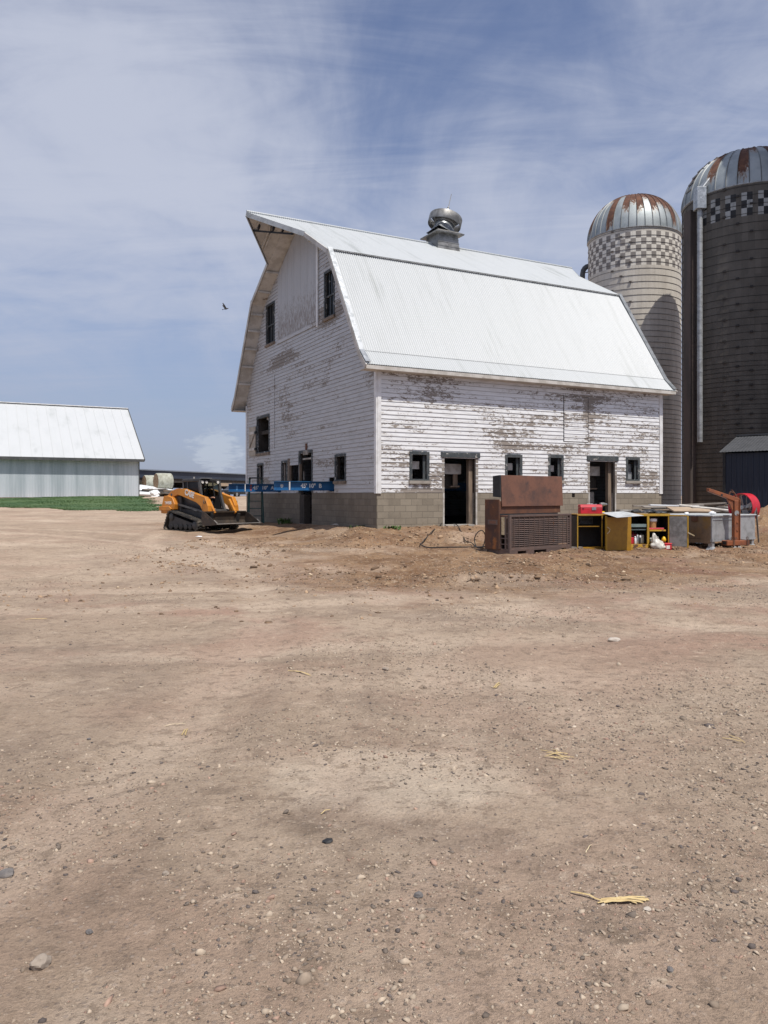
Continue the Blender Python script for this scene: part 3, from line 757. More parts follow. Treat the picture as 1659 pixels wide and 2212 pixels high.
hl = [w for w in W_long] + D_long
hg = W_up + W_low + [HAYWIN, NOTCH, D_g] + BEAM_H
HD = [HAYDOOR[0], HAYDOOR[1], HAYDOOR[2], 12.0]
CRACK = rect_l(2251, 2263, 1942, 1958)
HATCH = rect_l(2217, 2316, 1557, 1740)
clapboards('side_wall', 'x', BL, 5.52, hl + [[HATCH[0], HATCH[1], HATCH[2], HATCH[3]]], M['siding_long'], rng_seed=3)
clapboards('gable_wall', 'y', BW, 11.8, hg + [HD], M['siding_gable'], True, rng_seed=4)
sheath('inner_side_lining', 'x', BL, .3, 5.9, hl, M['dark_inside'], .05, .14)
sheath('inner_gable_lining', 'y', BW, .3, 11.7, hg, M['dark_inside'], .05, .14, True)
fh = [[d[0], d[1], 0, 5] for d in D_long] + [[CRACK[0], CRACK[1], CRACK[2], CRACK[3]]]
sheath('side_foundation', 'x', BL, 0, ZB - .002, fh, M['block'], -.012, .048)
sheath('gable_foundation', 'y', BW, 0, ZB - .002, [[D_g[0], D_g[1], 0, 5]], M['block_shaded'], -.012, .048)
b = MB()   # unseen far walls keep the inside dark
b.box(.15, BL, BW - .15, BW, 0, 6.0); b.build('rear_wall', M['siding_gable'], barn)
o = sheath('far_gable_wall', 'y', BW - .16, 0, 11.7, [], M['siding_gable'], BL - .14, BL - .002, True)
MB().box(.15, BL - .15, .15, BW - .16, .5, .62).build('floor', M['dark_inside'], barn)
MB().box(.15, BL - .15, .15, BW - .16, 4.3, 4.45).build('loft_floor', M['dark_inside'], barn)

# hatch in the long wall: its own short boards, hanging a little crooked
def hatch():
    mb = MB(); x0, x1, z0, z1 = HATCH; x0 += .035; x1 -= .03; z = z0 + .03
    while z < z1 - .02:
        zb = min(z + .134, z1 - .015)
        mb.hexa([(x0, -.034, z), (x1, -.03, z), (x1, -.012, zb), (x0, -.016, zb)], [(x0, .02, z), (x1, .02, z), (x1, .02, zb), (x0, .02, zb)])
        z += .134
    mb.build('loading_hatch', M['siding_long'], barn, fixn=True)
    MB().box(HATCH[0], HATCH[0] + .033, .0, .03, z0 - .02, z1).build('hatch_gap', M['black'], barn)  # solid black strip standing in for the shade inside the gap
    m2 = MB(); m2.box(x0 - .02, x0 + .5 * (x1 - x0), -.012, .02, z0 - .06, z0 + .028)
    m2.build('hatch_sill', M['grey_wood'], barn)
hatch()

# corner boards, frieze
MB().box(-.05, .0, -.04, .10, ZB - .03, 5.5).box(.0, .13, -.052, -.012, ZB - .03, 5.5).build('corner_board', M['white_paint'], barn, bevel=.004)
MB().box(BL - .12, BL + .012, -.05, -.012, ZB - .03, 5.5).box(BL + .0125, BL + .04, -.05, .1, ZB - .03, 5.5).build('corner_board', M['white_paint'], barn, bevel=.004)
MB().box(-.05, -.003, BW - .12, BW + .012, ZB - .03, 5.7).build('corner_board', M['white_paint'], barn, bevel=.004)

# tall boarded hay door under the hood
def hay_door():
    y0, y1, z0, _ = HD; mb = MB(); n = 18
    top = lambda y: gable_z(y) - .16
    for i in range(n):
        a = y0 + (y1 - y0) * i / n; c = y0 + (y1 - y0) * (i + 1) / n - .006; o_ = -.036 - (.003 if i % 3 else 0)
        mb.hexa([(o_, a, z0), (o_, c, z0), (o_, c, top(c)), (o_, a, top(a))], [(.02, a, z0), (.02, c, z0), (.02, c, top(c)), (.02, a, top(a))])
    mb.build('hay_door', M['hay_door'], barn, fixn=True)
    t = MB(); t.box(-.075, -.028, y0 - .17, y0 - .04, z0 - .25, top(y0) + .0); t.build('door_track', M['white_paint'], barn, bevel=.004)
    t = MB(); t.box(-.05, -.027, y0 - .02, y1 + .1, z0 - .16, z0 - .012); t.build('door_sill_board', M['siding_gable'], barn)
hay_door()

# ---- windows and doors
def frame_l(r, w=.1, out=.034, mat='dark_frame', name='window', sill=True, bottom=True):
    x0, x1, z0, z1 = r; mb = MB()
    mb.box(x0 - w, x0, -out, .06, z0 - (w if bottom else 0), z1 + w).box(x1, x1 + w, -out, .06, z0 - (w if bottom else 0), z1 + w)
    mb.box(x0, x1, -out - .004, .06, z1, z1 + w + .012)
    if bottom: mb.box(x0, x1, -out, .06, z0 - w * .5, z0)
    o = mb.build(name, M[mat], barn, bevel=.006)
    if sill: MB().box(x0 - w - .03, x1 + w + .03, -out - .045, .02, z0 - w - .05, z0 - w * .5 - .002 if bottom else z0).build('sill', M['grey_wood'], o, bevel=.004)
    return o
def frame_g(r, w=.1, out=.034, mat='dark_frame', name='window', sill=True, bottom=True):
    y0, y1, z0, z1 = r; mb = MB()
    mb.box(-out, .06, y0 - w, y0, z0 - (w if bottom else 0), z1 + w).box(-out, .06, y1, y1 + w, z0 - (w if bottom else 0), z1 + w)
    mb.box(-out - .004, .06, y0, y1, z1, z1 + w + .012)
    if bottom: mb.box(-out, .06, y0, y1, z0 - w * .5, z0)
    o = mb.build(name, M[mat], barn, bevel=.006)
    if sill: MB().box(-out - .045, .02, y0 - w - .03, y1 + w + .03, z0 - w - .05, z0 - w * .5 - .002).build('sill', M['raw_wood'], o, bevel=.004)
    return o
for i, r in enumerate(W_long):
    o = frame_l(r); x0, x1, z0, z1 = r; m = MB()
    if i in (0, 1): m.box(x0 + .01, x1 - .15, .2, .24, z0 + (z1 - z0) * .42, z0 + (z1 - z0) * .74)
    if i == 2: m.box(x0 + .0, x0 + .33, .2, .24, z0 + (z1 - z0) * .36, z0 + (z1 - z0) * .66)
    if i == 3: m.box(x0 + .0, x1 - .06, .2, .24, z0 + .02, z0 + (z1 - z0) * .42).box(x0, x1 - .06, .26, .3, z0 + (z1 - z0) * .45, z0 + (z1 - z0) * .8)
    m.build('inner_board', M['pale_board'] if i < 3 else M['galv_dull'], o)
    MB().box(x1 - .09, x1 - .005, .062, .1, z0, z1).build('jamb_strip', M['dark_frame'], o)
for r in W_up:
    o = frame_g(r, .09); y0, y1, z0, z1 = r; zm = z0 + (z1 - z0) * .48
    m = MB(); m.box(.03, .07, y0, y1, zm - .03, zm + .03)
    for u in (.33, .66): m.box(.035, .065, y0 + (y1 - y0) * u - .014, y0 + (y1 - y0) * u + .014, zm, z1)
    m.box(.035, .065, (y0 + y1) / 2 - .014, (y0 + y1) / 2 + .014, z0, zm)
    m.build('sash', M['dark_frame'], o)
    MB().box(.07, .078, y0, y1, z0, z1).build('glass', M['glass'], o)
for i, r in enumerate(W_low):
    o = frame_g(r, .085, bottom=True); y0, y1, z0, z1 = r
    if i == 2: MB().box(.16, .19, y0 + .0, y0 + .22, z0, z0 + .32).box(.2, .23, y0, y0 + .2, z0 + .34, z0 + .48).build('inner_board', M['tan_board'], o)
    if i != 2: MB().box(.06, .1, y1 - .1, y1, z0, z1).build('jamb_strip', M['grey_wood'], o)
# gap in the boards beside the gable door, with leaning planks
y0, y1, z0, z1 = NOTCH
o = MB().box(-.03, .05, y0 - .16, y0, z0 - .02, z1 + .02).build('leaning_plank', M['raw_wood'], barn)
MB().box(-.03, .05, y1 - .02, y1 + .2, z0, z1 + .28).build('leaning_plank', M['raw_wood'], barn)
MB().box(.25, .3, y0 + .15, y0 + .3, z0 + .05, z0 + .38).build('inner_board', M['pale_board'], o)
# loft window with its shutter folded back
o = frame_g(HAYWIN, .1); y0, y1, z0, z1 = HAYWIN
MB().box(.1, .5, y1 - .04, y1, z0, z1).build('inner_jamb', M['dark_inside'], o)
MB().bar((.12, y0, z0 + 1.25), (.12, y0 + .5, z1 - .02), .1, .1).build('brace', M['grey_wood'], o)
MB().box(.1, .14, y0 + .0, y0 + .1, z0 + .95, z0 + 1.2).build('paper_note', M['pale_board'], o)
sy0, sy1 = y1 + .12, y1 + 1.02
sz0, sz1 = z0 - .12, z1 - .28
m = MB()
for i in range(5):
    a = sy0 + (sy1 - sy0) * i / 5; m.box(-.075, -.05, a, a + (sy1 - sy0) / 5 - .008, sz0, sz1)
sh = m.build('shutter', M['shutter_paint'], barn, bevel=.003)
for q in (sz0 + .22, sz1 - .34): MB().box(-.1, -.076, sy0, sy1, q, q + .12).build('batten', M['soffit_white'], sh)
MB().bar((-.09, sy1 - .1, sz0 + .34), (-.09, sy0 + .08, sz1 - .34), .07, .03, up=(1, 0, 0)).build('diagonal_brace', M['grey_wood'], sh)
for q in (sz0 + .23, sz1 - .33): MB().box(-.106, -.05, sy0 - .1, sy0 + .08, q, q + .1).build('hinge', M['black'], sh)
# a batten strip and a vent strip on the gable
yb, zb_ = on_gable(1082, 1560); MB().box(-.036, -.02, yb - .03, yb + .03, 3.6, zb_ + .9).build('batten', M['siding_gable'], barn)

for i, r in enumerate(D_long):
    x0, x1, z0, z1 = r
    o = MB().box(x0 - .14, x1 + .16, -.05, .06, z1 + .021, z1 + .19).build('doorway', M['dark_frame'], barn, bevel=.006)
    for xa, xb in ((x0 - .1, x0), (x1, x1 + .1)): MB().box(xa, xb, -.02, .1, ZB, z1 + .02).build('door_frame', M['grey_wood'], o, bevel=.004)
    for xa, xb in ((x0 - .06, x0), (x1, x1 + .06)): MB().box(xa, xb, -.02, .3, .45, ZB - .003).build('jamb', M['pale_board'], o)
    MB().box(x1 - .16, x1 - .0, .16, .3, .45, z1 - .02).build('door_post', M['raw_wood'], o)
    MB().box(x0 + .02, x1 - .2, .55, .6, z1 - .5, z1 - .16).build('inner_board', M['pale_board'], o)
    MB().box(x0 + .05, x1 - .2, .75, .8, z1 - .98, z1 - .52).build('dark_board', M['dark_inside'], o)
    MB().box(x0 + .14, x0 + .3, .62, .64, z1 - .72, z1 - .58).build('yellow_sign', M['yellow_worn'], o)
    if i == 0: MB().box(x0 + .72, x0 + .9, .6, .63, z1 - .88, z1 - .5).box(x0 + .6, x0 + .96, .56, .66, z1 - .93, z1 - .885).build('wooden_bracket', M['raw_wood'], o)
    else:
        MB().box(x0 + .55, x0 + 1.05, .9, .93, z1 - 1.5, z1 - 1.1).build('pale_panel', M['pale_board'], o)
        MB().box(x0 + .2, x1 - .18, .7, .78, z1 - 1.0, z1 - .95).build('rail', M['raw_wood'], o)
    MB().box(x0 + .0, x1 - .1, -.1, .25, .4, .72 - .01 * i).build('threshold', M['concrete'], o)
y0, y1, z0, z1 = D_g
m = MB(); m.box(-.035, .06, y0 - .09, y0, ZB, z1 + .1).box(-.035, .06, y1, y1 + .09, ZB, z1 + .1).box(-.04, .06, y0, y1, z1, z1 + .11)
o = m.build('doorway', M['dark_frame'], barn, bevel=.006)
MB().box(.1, .16, y0 + .02, y1 - .02, z1 - .22, z1 - .16).build('rail', M['pale_board'], o)
MB().box(-.01, .25, y1 - .45, y1 - .02, .5, ZB - .06).build('door_leaf', M['dark_inside'], o)
MB().box(-.03, .3, y0, y1, .42, .6).build('threshold', M['concrete'], o)
MB().box(-.055, .0, y0 + .3, y0 + .75, z1 - .06, z1 + .1).build('header_patch', M['grey_wood'], o)
MB().box(-.05, .0, y0 + .42, y0 + .56, z1 + .12, z1 + .36).build('bracket', M['rust'], o)

# ---- roof
OV, OE, FAR = .57, .4, .32
def corr(name, cols, mat, amp=.013, pitch=.08, nrm=(0, 0, 1), parent=barn, per=6):
    """corrugated sheet: cols(x) gives the lower and upper point; waves run from lower to upper"""
    x0, x1, fn = cols; n = int((x1 - x0) / pitch * per); mb = MB(); nv = Vector(nrm).normalized()
    for i in range(n + 1):
        x = x0 + (x1 - x0) * i / n; w = nv * (amp * math.sin(2 * math.pi * x / pitch)); pts = [Vector(p) + w for p in fn(x)]
        mb.v += [tuple(p) for p in pts]
    k = len(fn(x0))
    for i in range(n):
        for j in range(k - 1):
            mb.f.append((i * k + j, (i + 1) * k + j, (i + 1) * k + j + 1, i * k + j + 1)); mb.m.append(0)
    return mb.build(name, mat, parent, smooth=70)
def side(y, s): return y if s == 0 else BW - y
XF = BL + FAR; TIPN = -2.07; TIPF = BL + 1.25; ZR = 12.04
def upper_low(x):         # lower edge of the upper slope, running out to the hood tips
    if x < -OV: return 4.48 + (-OV - x) / (-OV - TIPN) * (6.43 - 4.48)
    if x > XF: return 4.9 + (x - XF) / (TIPF - XF) * (6.43 - 4.9)
    return 2.36
uz = lambda y: 9.8 + (y - 2.44) * (2.24 / 3.99) + .035
for s in (0, 1):
    sg = 1 if s == 0 else -1
    nl = (0, -sg * .84, .54); nu = (0, -sg * .49, .87); nf = (0, -sg * .7, .71)
    corr('flared_eave', (-OV, XF, lambda x: [(x, side(-OE - .03, s), 5.60), (x, side(.1, s), 6.145)]), M['roof_white'], nrm=nf, per=6)
    corr('lower_roof', (-OV, XF, lambda x: [(x, side(.02, s), 6.08), (x, side(1.2, s), 6.0 + 1.2 * 3.8 / 2.44 + .05), (x, side(2.47, s), 9.87)]), M['roof_white'], nrm=nl)
    corr('upper_roof', (TIPN, TIPF, lambda x: [(x, side(upper_low(x), s), uz(upper_low(x))), (x, side(6.43, s), ZR + .03)]), M['roof_white'], nrm=nu)
    # boarded deck under the sheets, its underside showing at the overhangs
    d = MB()
    prof = [(-OE, 5.55), (0, 5.95), (2.44, 9.77), (6.43, 12.0)]
    lowp = [(-OE, 5.50), (.03, 5.90), (2.47, 9.70), (6.43, 11.93)]
    for (p0, p1), (q0, q1) in zip(zip(prof, prof[1:]), zip(lowp, lowp[1:])):
        xa, xb = -OV + .02, XF - .02
        f = lambda x, p: (x, side(p[0], s), p[1])
        d.hexa([f(xa, q0), f(xb, q0), f(xb, q1), f(xa, q1)], [f(xa, p0), f(xb, p0), f(xb, p1), f(xa, p1)])
    if True:              # hood deck
        P = [(-OV + .021, 4.48), (-OV + .021, 6.43), (TIPN + .03, 6.43)]
        lo = [(x, side(y, s), uz(y) - .11) for x, y in P]; hi = [(x, side(y, s), uz(y) - .05) for x, y in P]
        d.add(lo + hi, [(0, 1, 2), (5, 4, 3), (0, 3, 4, 1), (1, 4, 5, 2), (2, 5, 3, 0)])
        P = [(XF - .021, 4.9), (XF - .021, 6.43), (TIPF - .03, 6.43)]
        lo = [(x, side(y, s), uz(y) - .11) for x, y in P]; hi = [(x, side(y, s), uz(y) - .05) for x, y in P]
        d.add(lo + hi, [(0, 1, 2), (5, 4, 3), (0, 3, 4, 1), (1, 4, 5, 2), (2, 5, 3, 0)])
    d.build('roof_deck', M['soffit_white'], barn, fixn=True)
    # rake boards and metal edge strips
    for xe, sgx in ((-OV, -1), (XF, 1)):
        rk = MB(); ed = MB()
        pts = [(-OE - .02, 5.56), (0.02, 5.99), (2.42, 9.78), (4.48 if sgx < 0 else 4.9, uz(4.48 if sgx < 0 else 4.9) - .03)]
        for p, q in zip(pts, pts[1:]):
            rk.bar((xe + sgx * .018, side(p[0], s), p[1] - .045), (xe + sgx * .018, side(q[0], s), q[1] - .045), .03, .15, up=(0, -sg * .6, .8))
        for p, q in zip(pts[:3], pts[1:3]):
            ed.bar((xe + .06 * -sgx, side(p[0] - .02, s), p[1] + .108), (xe + .06 * -sgx, side(q[0] - .02, s), q[1] + .108), .17, .012, up=(0, -sg * .8, .55))
        rk.build('rake_board', M['soffit_white'], barn); ed.build('rake_flashing', M['galv'], barn)
    # hood edges
    ed = MB(); a = Vector((TIPN, side(6.43, s), ZR)); b2 = Vector((-OV, side(4.48, s), uz(4.48)))
    ed.bar(a + Vector((-.015, 0, -.06)), b2 + Vector((-.015, 0, -.06)), .03, .17, up=(0, 0, 1)); ed.build('hood_fascia', M['galv_dull'], barn)
    ed = MB(); a = Vector((TIPF, side(6.43, s), ZR)); b2 = Vector((XF, side(4.9, s), uz(4.9)))
    ed.bar(a + Vector((.015, 0, -.06)), b2 + Vector((.015, 0, -.06)), .03, .15, up=(0, 0, 1)); ed.build('hood_fascia', M['galv_dull'], barn)
    # eave fascia and soffit
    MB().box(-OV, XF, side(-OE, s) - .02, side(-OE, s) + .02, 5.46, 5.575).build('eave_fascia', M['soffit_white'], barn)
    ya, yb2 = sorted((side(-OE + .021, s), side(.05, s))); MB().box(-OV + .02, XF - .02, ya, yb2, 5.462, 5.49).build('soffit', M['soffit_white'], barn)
    # short lookout blocks along the gable overhang
    for q in (.55, 1.0, 1.45, 1.9, 2.3):
        z = 6.0 + (q - .02) * 3.8 / 2.44 - .21
        MB().box(-OV + .03, -.03, min(side(q, s), side(q + .07, s)), max(side(q, s), side(q + .07, s)), z - .06, z + .02).build('lookout', M['soffit_white'], barn)
    for q in (3.2, 4.2):
        z = uz(q) - .17
        MB().box(-OV + .03, -.03, min(side(q, s), side(q + .07, s)), max(side(q, s), side(q + .07, s)), z - .06, z + .02).build('lookout', M['soffit_white'], barn)
    rf = MB()              # dark closing strip under the lap of the upper roof
    rf.bar((-OV + .02, side(2.4, s), 9.81), (XF - .02, side(2.4, s), 9.81), .05, .05); rf.build('lap_strip', M['galv_dark'], barn)
    for hx, hy in ((-1.0, 5.75), (-.7, 4.95)):   # battens under the hood
        pass
MB().tube([(TIPN, 6.43, ZR + .055), (TIPF, 6.43, ZR + .055)], .05, 8).build('ridge_cap', M['roof_white'], barn)
# battens, rafters and hay track beneath the hood
m = MB()
for s in (0, 1):
    for u in (.33, .66):
        xa = -OV + (TIPN + OV) * u; ya = upper_low(xa)
        m.bar((xa, side(ya + .1, s), uz(ya + .1) - .14), (xa, side(6.38, s), ZR - .14), .06, .05)
m.build('hood_rafter', M['soffit_white'], barn)
MB().bar((-.95, 7.75, uz(BW - 7.75) - .15), (-.95, 6.5, ZR - .17), .06, .06).build('hood_ledger', M['soffit_white'], barn)
TR0, TR1 = Vector((-1.62, 6.98, 11.62)), Vector((-.82, 4.95, 11.02))
m = MB(); m.bar(TR0, TR1, .05, .06)
for u in (.45, .97): p = TR0.lerp(TR1, u); m.bar(p, p + Vector((0, 0, .32 if u < .9 else .2)), .025, .025)
m.build('hay_track', M['black'], barn)

# ---- ridge ventilator, leaning to one side
cup = bpy.data.objects.new('cupola', None); COL.objects.link(cup); cup.parent = barn; cup.location = (6.37, 6.43, 0)
def cup_pts(h, zt): return [(-h, -h, zt), (h, -h, zt), (h, h, zt), (-h, h, zt)]
m = MB(); m.hexa(cup_pts(.56, 11.55), cup_pts(.47, 12.45)); m.build('base', M['galv_dark'], cup, bevel=.006)
m = MB()
for k in range(3):
    zz = 11.9 + .17 * k; h = .56 - (zz - 11.55) * .1
    m.box(-h - .008, h + .008, -h - .012, -h + .01, zz, zz + .03)
m.build('base_shingle', M['galv_dark'], cup)
m = MB(); m.hexa(cup_pts(.66, 12.42), cup_pts(.68, 12.47)); m.hexa(cup_pts(.675, 12.4705), cup_pts(.5, 12.58)); m.build('flare', M['galv_dark'], cup, bevel=.006)
TILT = Matrix.Translation((0, 0, 12.55)) @ Matrix.Rotation(R(13), 4, Vector((.4656, .885, 0))) @ Matrix.Rotation(R(-10), 4, Vector((.885, -.4656, 0))) @ Matrix.Translation((0, 0, -12.55))
def sq_lathe(prof, n=32):   # square at the bottom easing into round
    mb = MB()
    for r, z, k in prof:
        for j in range(n):
            t = 2 * math.pi * j / n + math.pi / 4; c, s = math.cos(t), math.sin(t); q = max(abs(c), abs(s))
            rad = r * ((1 - k) + k * (1 / q)) if k else r
            mb.v.append((rad * c, rad * s, z))
    for i in range(len(prof) - 1):
        for j in range(n):
            mb.f.append((i * n + j, i * n + (j + 1) % n, (i + 1) * n + (j + 1) % n, (i + 1) * n + j)); mb.m.append(0)
    return mb
sq_lathe([(.5, 12.575, 1), (.45, 12.66, .8), (.42, 12.76, .45), (.41, 12.86, .1), (.41, 12.98, 0)]).tf(TILT).build('neck', M['galv'], cup, smooth=50)
MB().lathe([(.415, 12.9), (.45, 12.95), (.45, 13.12), (.48, 13.12), (.5, 13.15), (.4, 13.17), (0.001, 13.18)], n=32).tf(TILT @ Matrix.Translation((0, 0, .1))).build('drum', M['galv_dark'], cup, smooth=40)
MB().lathe([(.69, 12.86), (.7, 12.88), (.7, 13.22), (.69, 13.24), (.68, 13.22), (.68, 12.88), (.69, 12.86)], n=40).tf(TILT @ Matrix.Translation((0, 0, .1))).build('wind_band', M['galv_dark'], cup, smooth=40)
for k in range(4):
    a = k * math.pi / 2 + .5
    MB().bar((.43 * math.cos(a), .43 * math.sin(a), 13.06), (.685 * math.cos(a), .685 * math.sin(a), 13.12), .05, .02).tf(TILT @ Matrix.Translation((0, 0, .1))).build('band_strut', M['galv_dull'], cup)
MB().lathe([(.62, 13.19), (.45, 13.21), (.28, 13.25), (.17, 13.33), (.085, 13.5), (.035, 13.66)], n=28).tf(TILT @ Matrix.Translation((0, 0, .1))).build('cap', M['galv'], cup, smooth=40)
m = MB(); m.tube([(0, 0, 13.6), (0, 0, 13.75), (0, 0, 14.35)], [.03, .018, .012], 8); m.blob((0, 0, 13.7), .05, 1, .0)
m.tf(TILT @ Matrix.Translation((0, 0, .1))).build('finial', M['galv_dark'], cup)

# ---- birds perched on the hay track, and one flying past
def bird_perched(u, name_label, turn):
    p = TR0.lerp(TR1, u); wp = barn.matrix_basis @ (p + Vector((0, 0, .03)))
    mb = MB()
    mb.lathe([(.004, 0), (.03, .03), (.05, .09), (.052, .15), (.04, .21), (.026, .235), (.03, .26), (.032, .285), (.02, .31), (.004, .318)], n=12)
    mb.bar((0, .0, .06), (.0, .13, -.09), .05, .012)               # tail
    mb.bar((0, -.03, .285), (0, -.075, .28), .012, .01)            # beak
    mb.bar((.018, 0, -.01), (.018, 0, .05), .008).bar((-.018, 0, -.01), (-.018, 0, .05), .008)
    o = mb.build('perched_bird', M['bird_dark'], smooth=60, loc=wp, rot=(R(14), 0, turn))
    tag(o, name_label, 'bird', 'birds perched under the barn hood')
barn_m = Matrix.Translation((CX, CY, 0)) @ Matrix.Rotation(BROT, 4, 'Z'); barn.matrix_basis = barn_m
bird_perched(.12, 'upright dark bird perched at the outer end of the rail under the barn hood', R(120))
bird_perched(.5, 'dark bird with a long tail perched midway along the rail under the barn hood', R(60))
bird_perched(.74, 'small dark bird on the rail under the hood, closest to the gable wall', R(150))
mb = MB()
mb.lathe([(.004, -.2), (.05, -.12), (.075, 0), (.06, .1), (.04, .15), (.045, .19), (.02, .235), (.004, .26)], n=12, axis='x')
mb.hexa([(-.2, -.03, -.01), (-.2, .03, -.01), (-.36, .08, -.03), (-.36, -.08, -.03)], [(-.2, -.03, .005), (-.2, .03, .005), (-.36, .08, -.018), (-.36, -.08, -.018)])
for s in (-1, 1):
    mb.hexa([(.07, s * .03, .03), (-.09, s * .03, .03), (-.17, s * .2, .3), (-.02, s * .18, .28)], [(.07, s * .045, .03), (-.09, s * .045, .03), (-.17, s * .21, .3), (-.02, s * .19, .28)])
    mb.hexa([(-.02, s * .18, .28), (-.17, s * .2, .3), (-.2, s * .25, .5), (-.12, s * .24, .5)], [(-.02, s * .19, .28), (-.17, s * .21, .3), (-.2, s * .258, .5), (-.12, s * .248, .5)])
p = at(488, 667, 26)
o = mb.build('flying_bird', M['bird_dark'], smooth=40, loc=p, rot=(R(-10), R(-15), R(15)), fixn=True); o.scale = (.36,) * 3
tag(o, 'dark bird in flight with raised wings left of the barn', 'bird')
# ------------------------------------------------------------------ concrete stave silos
def silo(x, y, r, zbase, zdome, zapex, label, wallm, checks, hoops, hidden=False, rust=(.5, 1), seed=1, ladder=None):
    z0 = gz(x, y) - .15
    root = thing('silo', label, 'silo', (x, y, 0), 0, 'stave silos beside the barn')
    n = 96; rows = checks['rows'] if checks else []
    mb = MB(); zs = sorted(set([z0, zdome] + [v for a in rows for v in a]))
    cw = checks['cols'] if checks else n
    n = cw * 2 if checks else 64
    for z in zs:
        for j in range(n):
            t = 2 * math.pi * j / n; mb.v.append((r * math.cos(t), r * math.sin(t), z))
    rr = random.Random(seed)
    for i in range(len(zs) - 1):
        ri = next((k for k, a in enumerate(rows) if a[0] <= zs[i] < a[1] - 1e-6), None)
        for j in range(n):
            mb.f.append((i * n + j, i * n + (j + 1) % n, (i + 1) * n + (j + 1) % n, (i + 1) * n + j))
            mi = 0
            if ri is not None:
                mi = checks['fn'](j // 2, ri)
            mb.m.append(mi)
    w_ = mb.build('silo_wall', [wallm, checks['dark'], checks['light']] if checks else [wallm], root)
    # smooth normals without losing the checks
    w_.data.shade_smooth()
    # dome of ribbed sheet
    g = 38; sub = 6; na = g * sub; nz = 22; mb = MB(); ru = []
    rg = [rr.random() for _ in range(g)]
    H = zapex - zdome
    for i in range(nz + 1):
        ph = math.pi / 2 * i / nz; q = r * 1.012 * math.cos(ph) ** .92 if i < nz else .02; z = zdome + H * math.sin(ph)
        for j in range(na):
            k = j % sub; t = 2 * math.pi * (j + (-.62 if k == 1 else (.62 if k == sub - 1 else 0))) / na
            bump = .05 * (1 if k == 0 else 0) * (math.cos(ph) ** .5 if i < nz else 0)
            mb.v.append(((q + bump * math.cos(ph)) * math.cos(t), (q + bump * math.cos(ph)) * math.sin(t), z + bump * math.sin(ph)))
            a = rg[j // sub]; hi = i / nz
            ru.append((max(0, min(1, rust[0] * hi + rust[1] * (a - .45) + .12 * mnoise.noise(Vector((math.cos(t) * 9, math.sin(t) * 9, seed + hi * 2))))), 1. if k == 0 else 0., 0., 1.))
    for i in range(nz):
        for j in range(na):
            mb.f.append((i * na + j, i * na + (j + 1) % na, (i + 1) * na + (j + 1) % na, (i + 1) * na + j)); mb.m.append(0)
    d = mb.build('dome', M['dome_metal'], root, smooth=35)
    at_ = d.data.attributes.new('rust', 'FLOAT_COLOR', 'POINT')
    at_.data.foreach_set('color', np.array(ru, np.float32).ravel())
    MB().lathe([(r + .0, zdome - .05), (r + .06, zdome - .02), (r + .06, zdome + .04), (r + .0, zdome + .05)], n=72).build('dome_rim', M['galv_dull'], root, smooth=40)
    if hidden: return root
    hp = MB(); hp.lathe([(r + .002, -.009), (r + .018, -.008), (r + .018, .008), (r + .002, .009)], n=72)
    for k in range(3):
        t = R(215 + 22 * k); c, s = math.cos(t), math.sin(t)
        if k == 1: hp.add([((r + .02) * c - s * a + c * q, (r + .02) * s + c * a + s * q, zz) for zz in (-.035, .05) for q in (0, .05) for a in (-.07, .07)], [(0, 1, 3, 2), (4, 6, 7, 5), (0, 4, 5, 1), (2, 3, 7, 6), (0, 2, 6, 4), (1, 5, 7, 3)])
    z = zdome - .12; first = None; k = 0
    while z > 1.0:
        rot = (k % 3) * R(11) - R(11)
        if first is None: first = hp.build('hoop', M['hoop_dark' if r > 2.8 else 'hoop_steel'], root, smooth=40, loc=(0, 0, z), rot=(0, 0, rot))
        else:
            c = first.copy(); COL.objects.link(c); c.parent = root; c.location = (0, 0, z); c.rotation_euler = (0, 0, rot)
        z -= hoops(z); k += 1
    return root
c1_rows = [(16.05 - .37 * (k + 1), 16.05 - .37 * k) for k in range(5)]
s1 = silo(.3195 * 45, 45, 2.55, 0, 16.3, 18.8, 'pale concrete silo with a rust-streaked dome and a faint checkered band, right behind the barn', M['stave_light'],
          dict(rows=c1_rows, cols=58, dark=M['check_dark1'], light=M['check_light1'], fn=lambda c, r_: 1 if (c + r_) % 2 else 2), lambda z: .36 if z > 12 else (.31 if z > 7 else .26), rust=(1.2, .85), seed=8)
c2_rows = [(15.55 - .36 * (k + 1), 15.55 - .36 * k) for k in range(3)]
def f2(c, r_):
    if c % 3 == 2: return 0
    return 1 if ((c % 3) + r_) % 2 else 2
SX2, SY2, SR2 = 17.9, 38.5, 3.0
s2 = silo(SX2, SY2, SR2, 0, 15.95, 18.45, 'dark grey silo with black and white checks, a galvanised down pipe and a dented dome', M['stave_grey'],
          dict(rows=c2_rows, cols=81, dark=M['check_black'], light=M['check_white'], fn=f2), lambda z: .42 if z > 11 else (.33 if z > 8 else .22), rust=(.88, .8), seed=12)
s3 = silo(21.62, 33.02, 3.0, 0, 27.0, 29.9, 'third concrete silo standing past the dark grey silo on the far right', M['stave_grey'], None, None, hidden=True, seed=3)

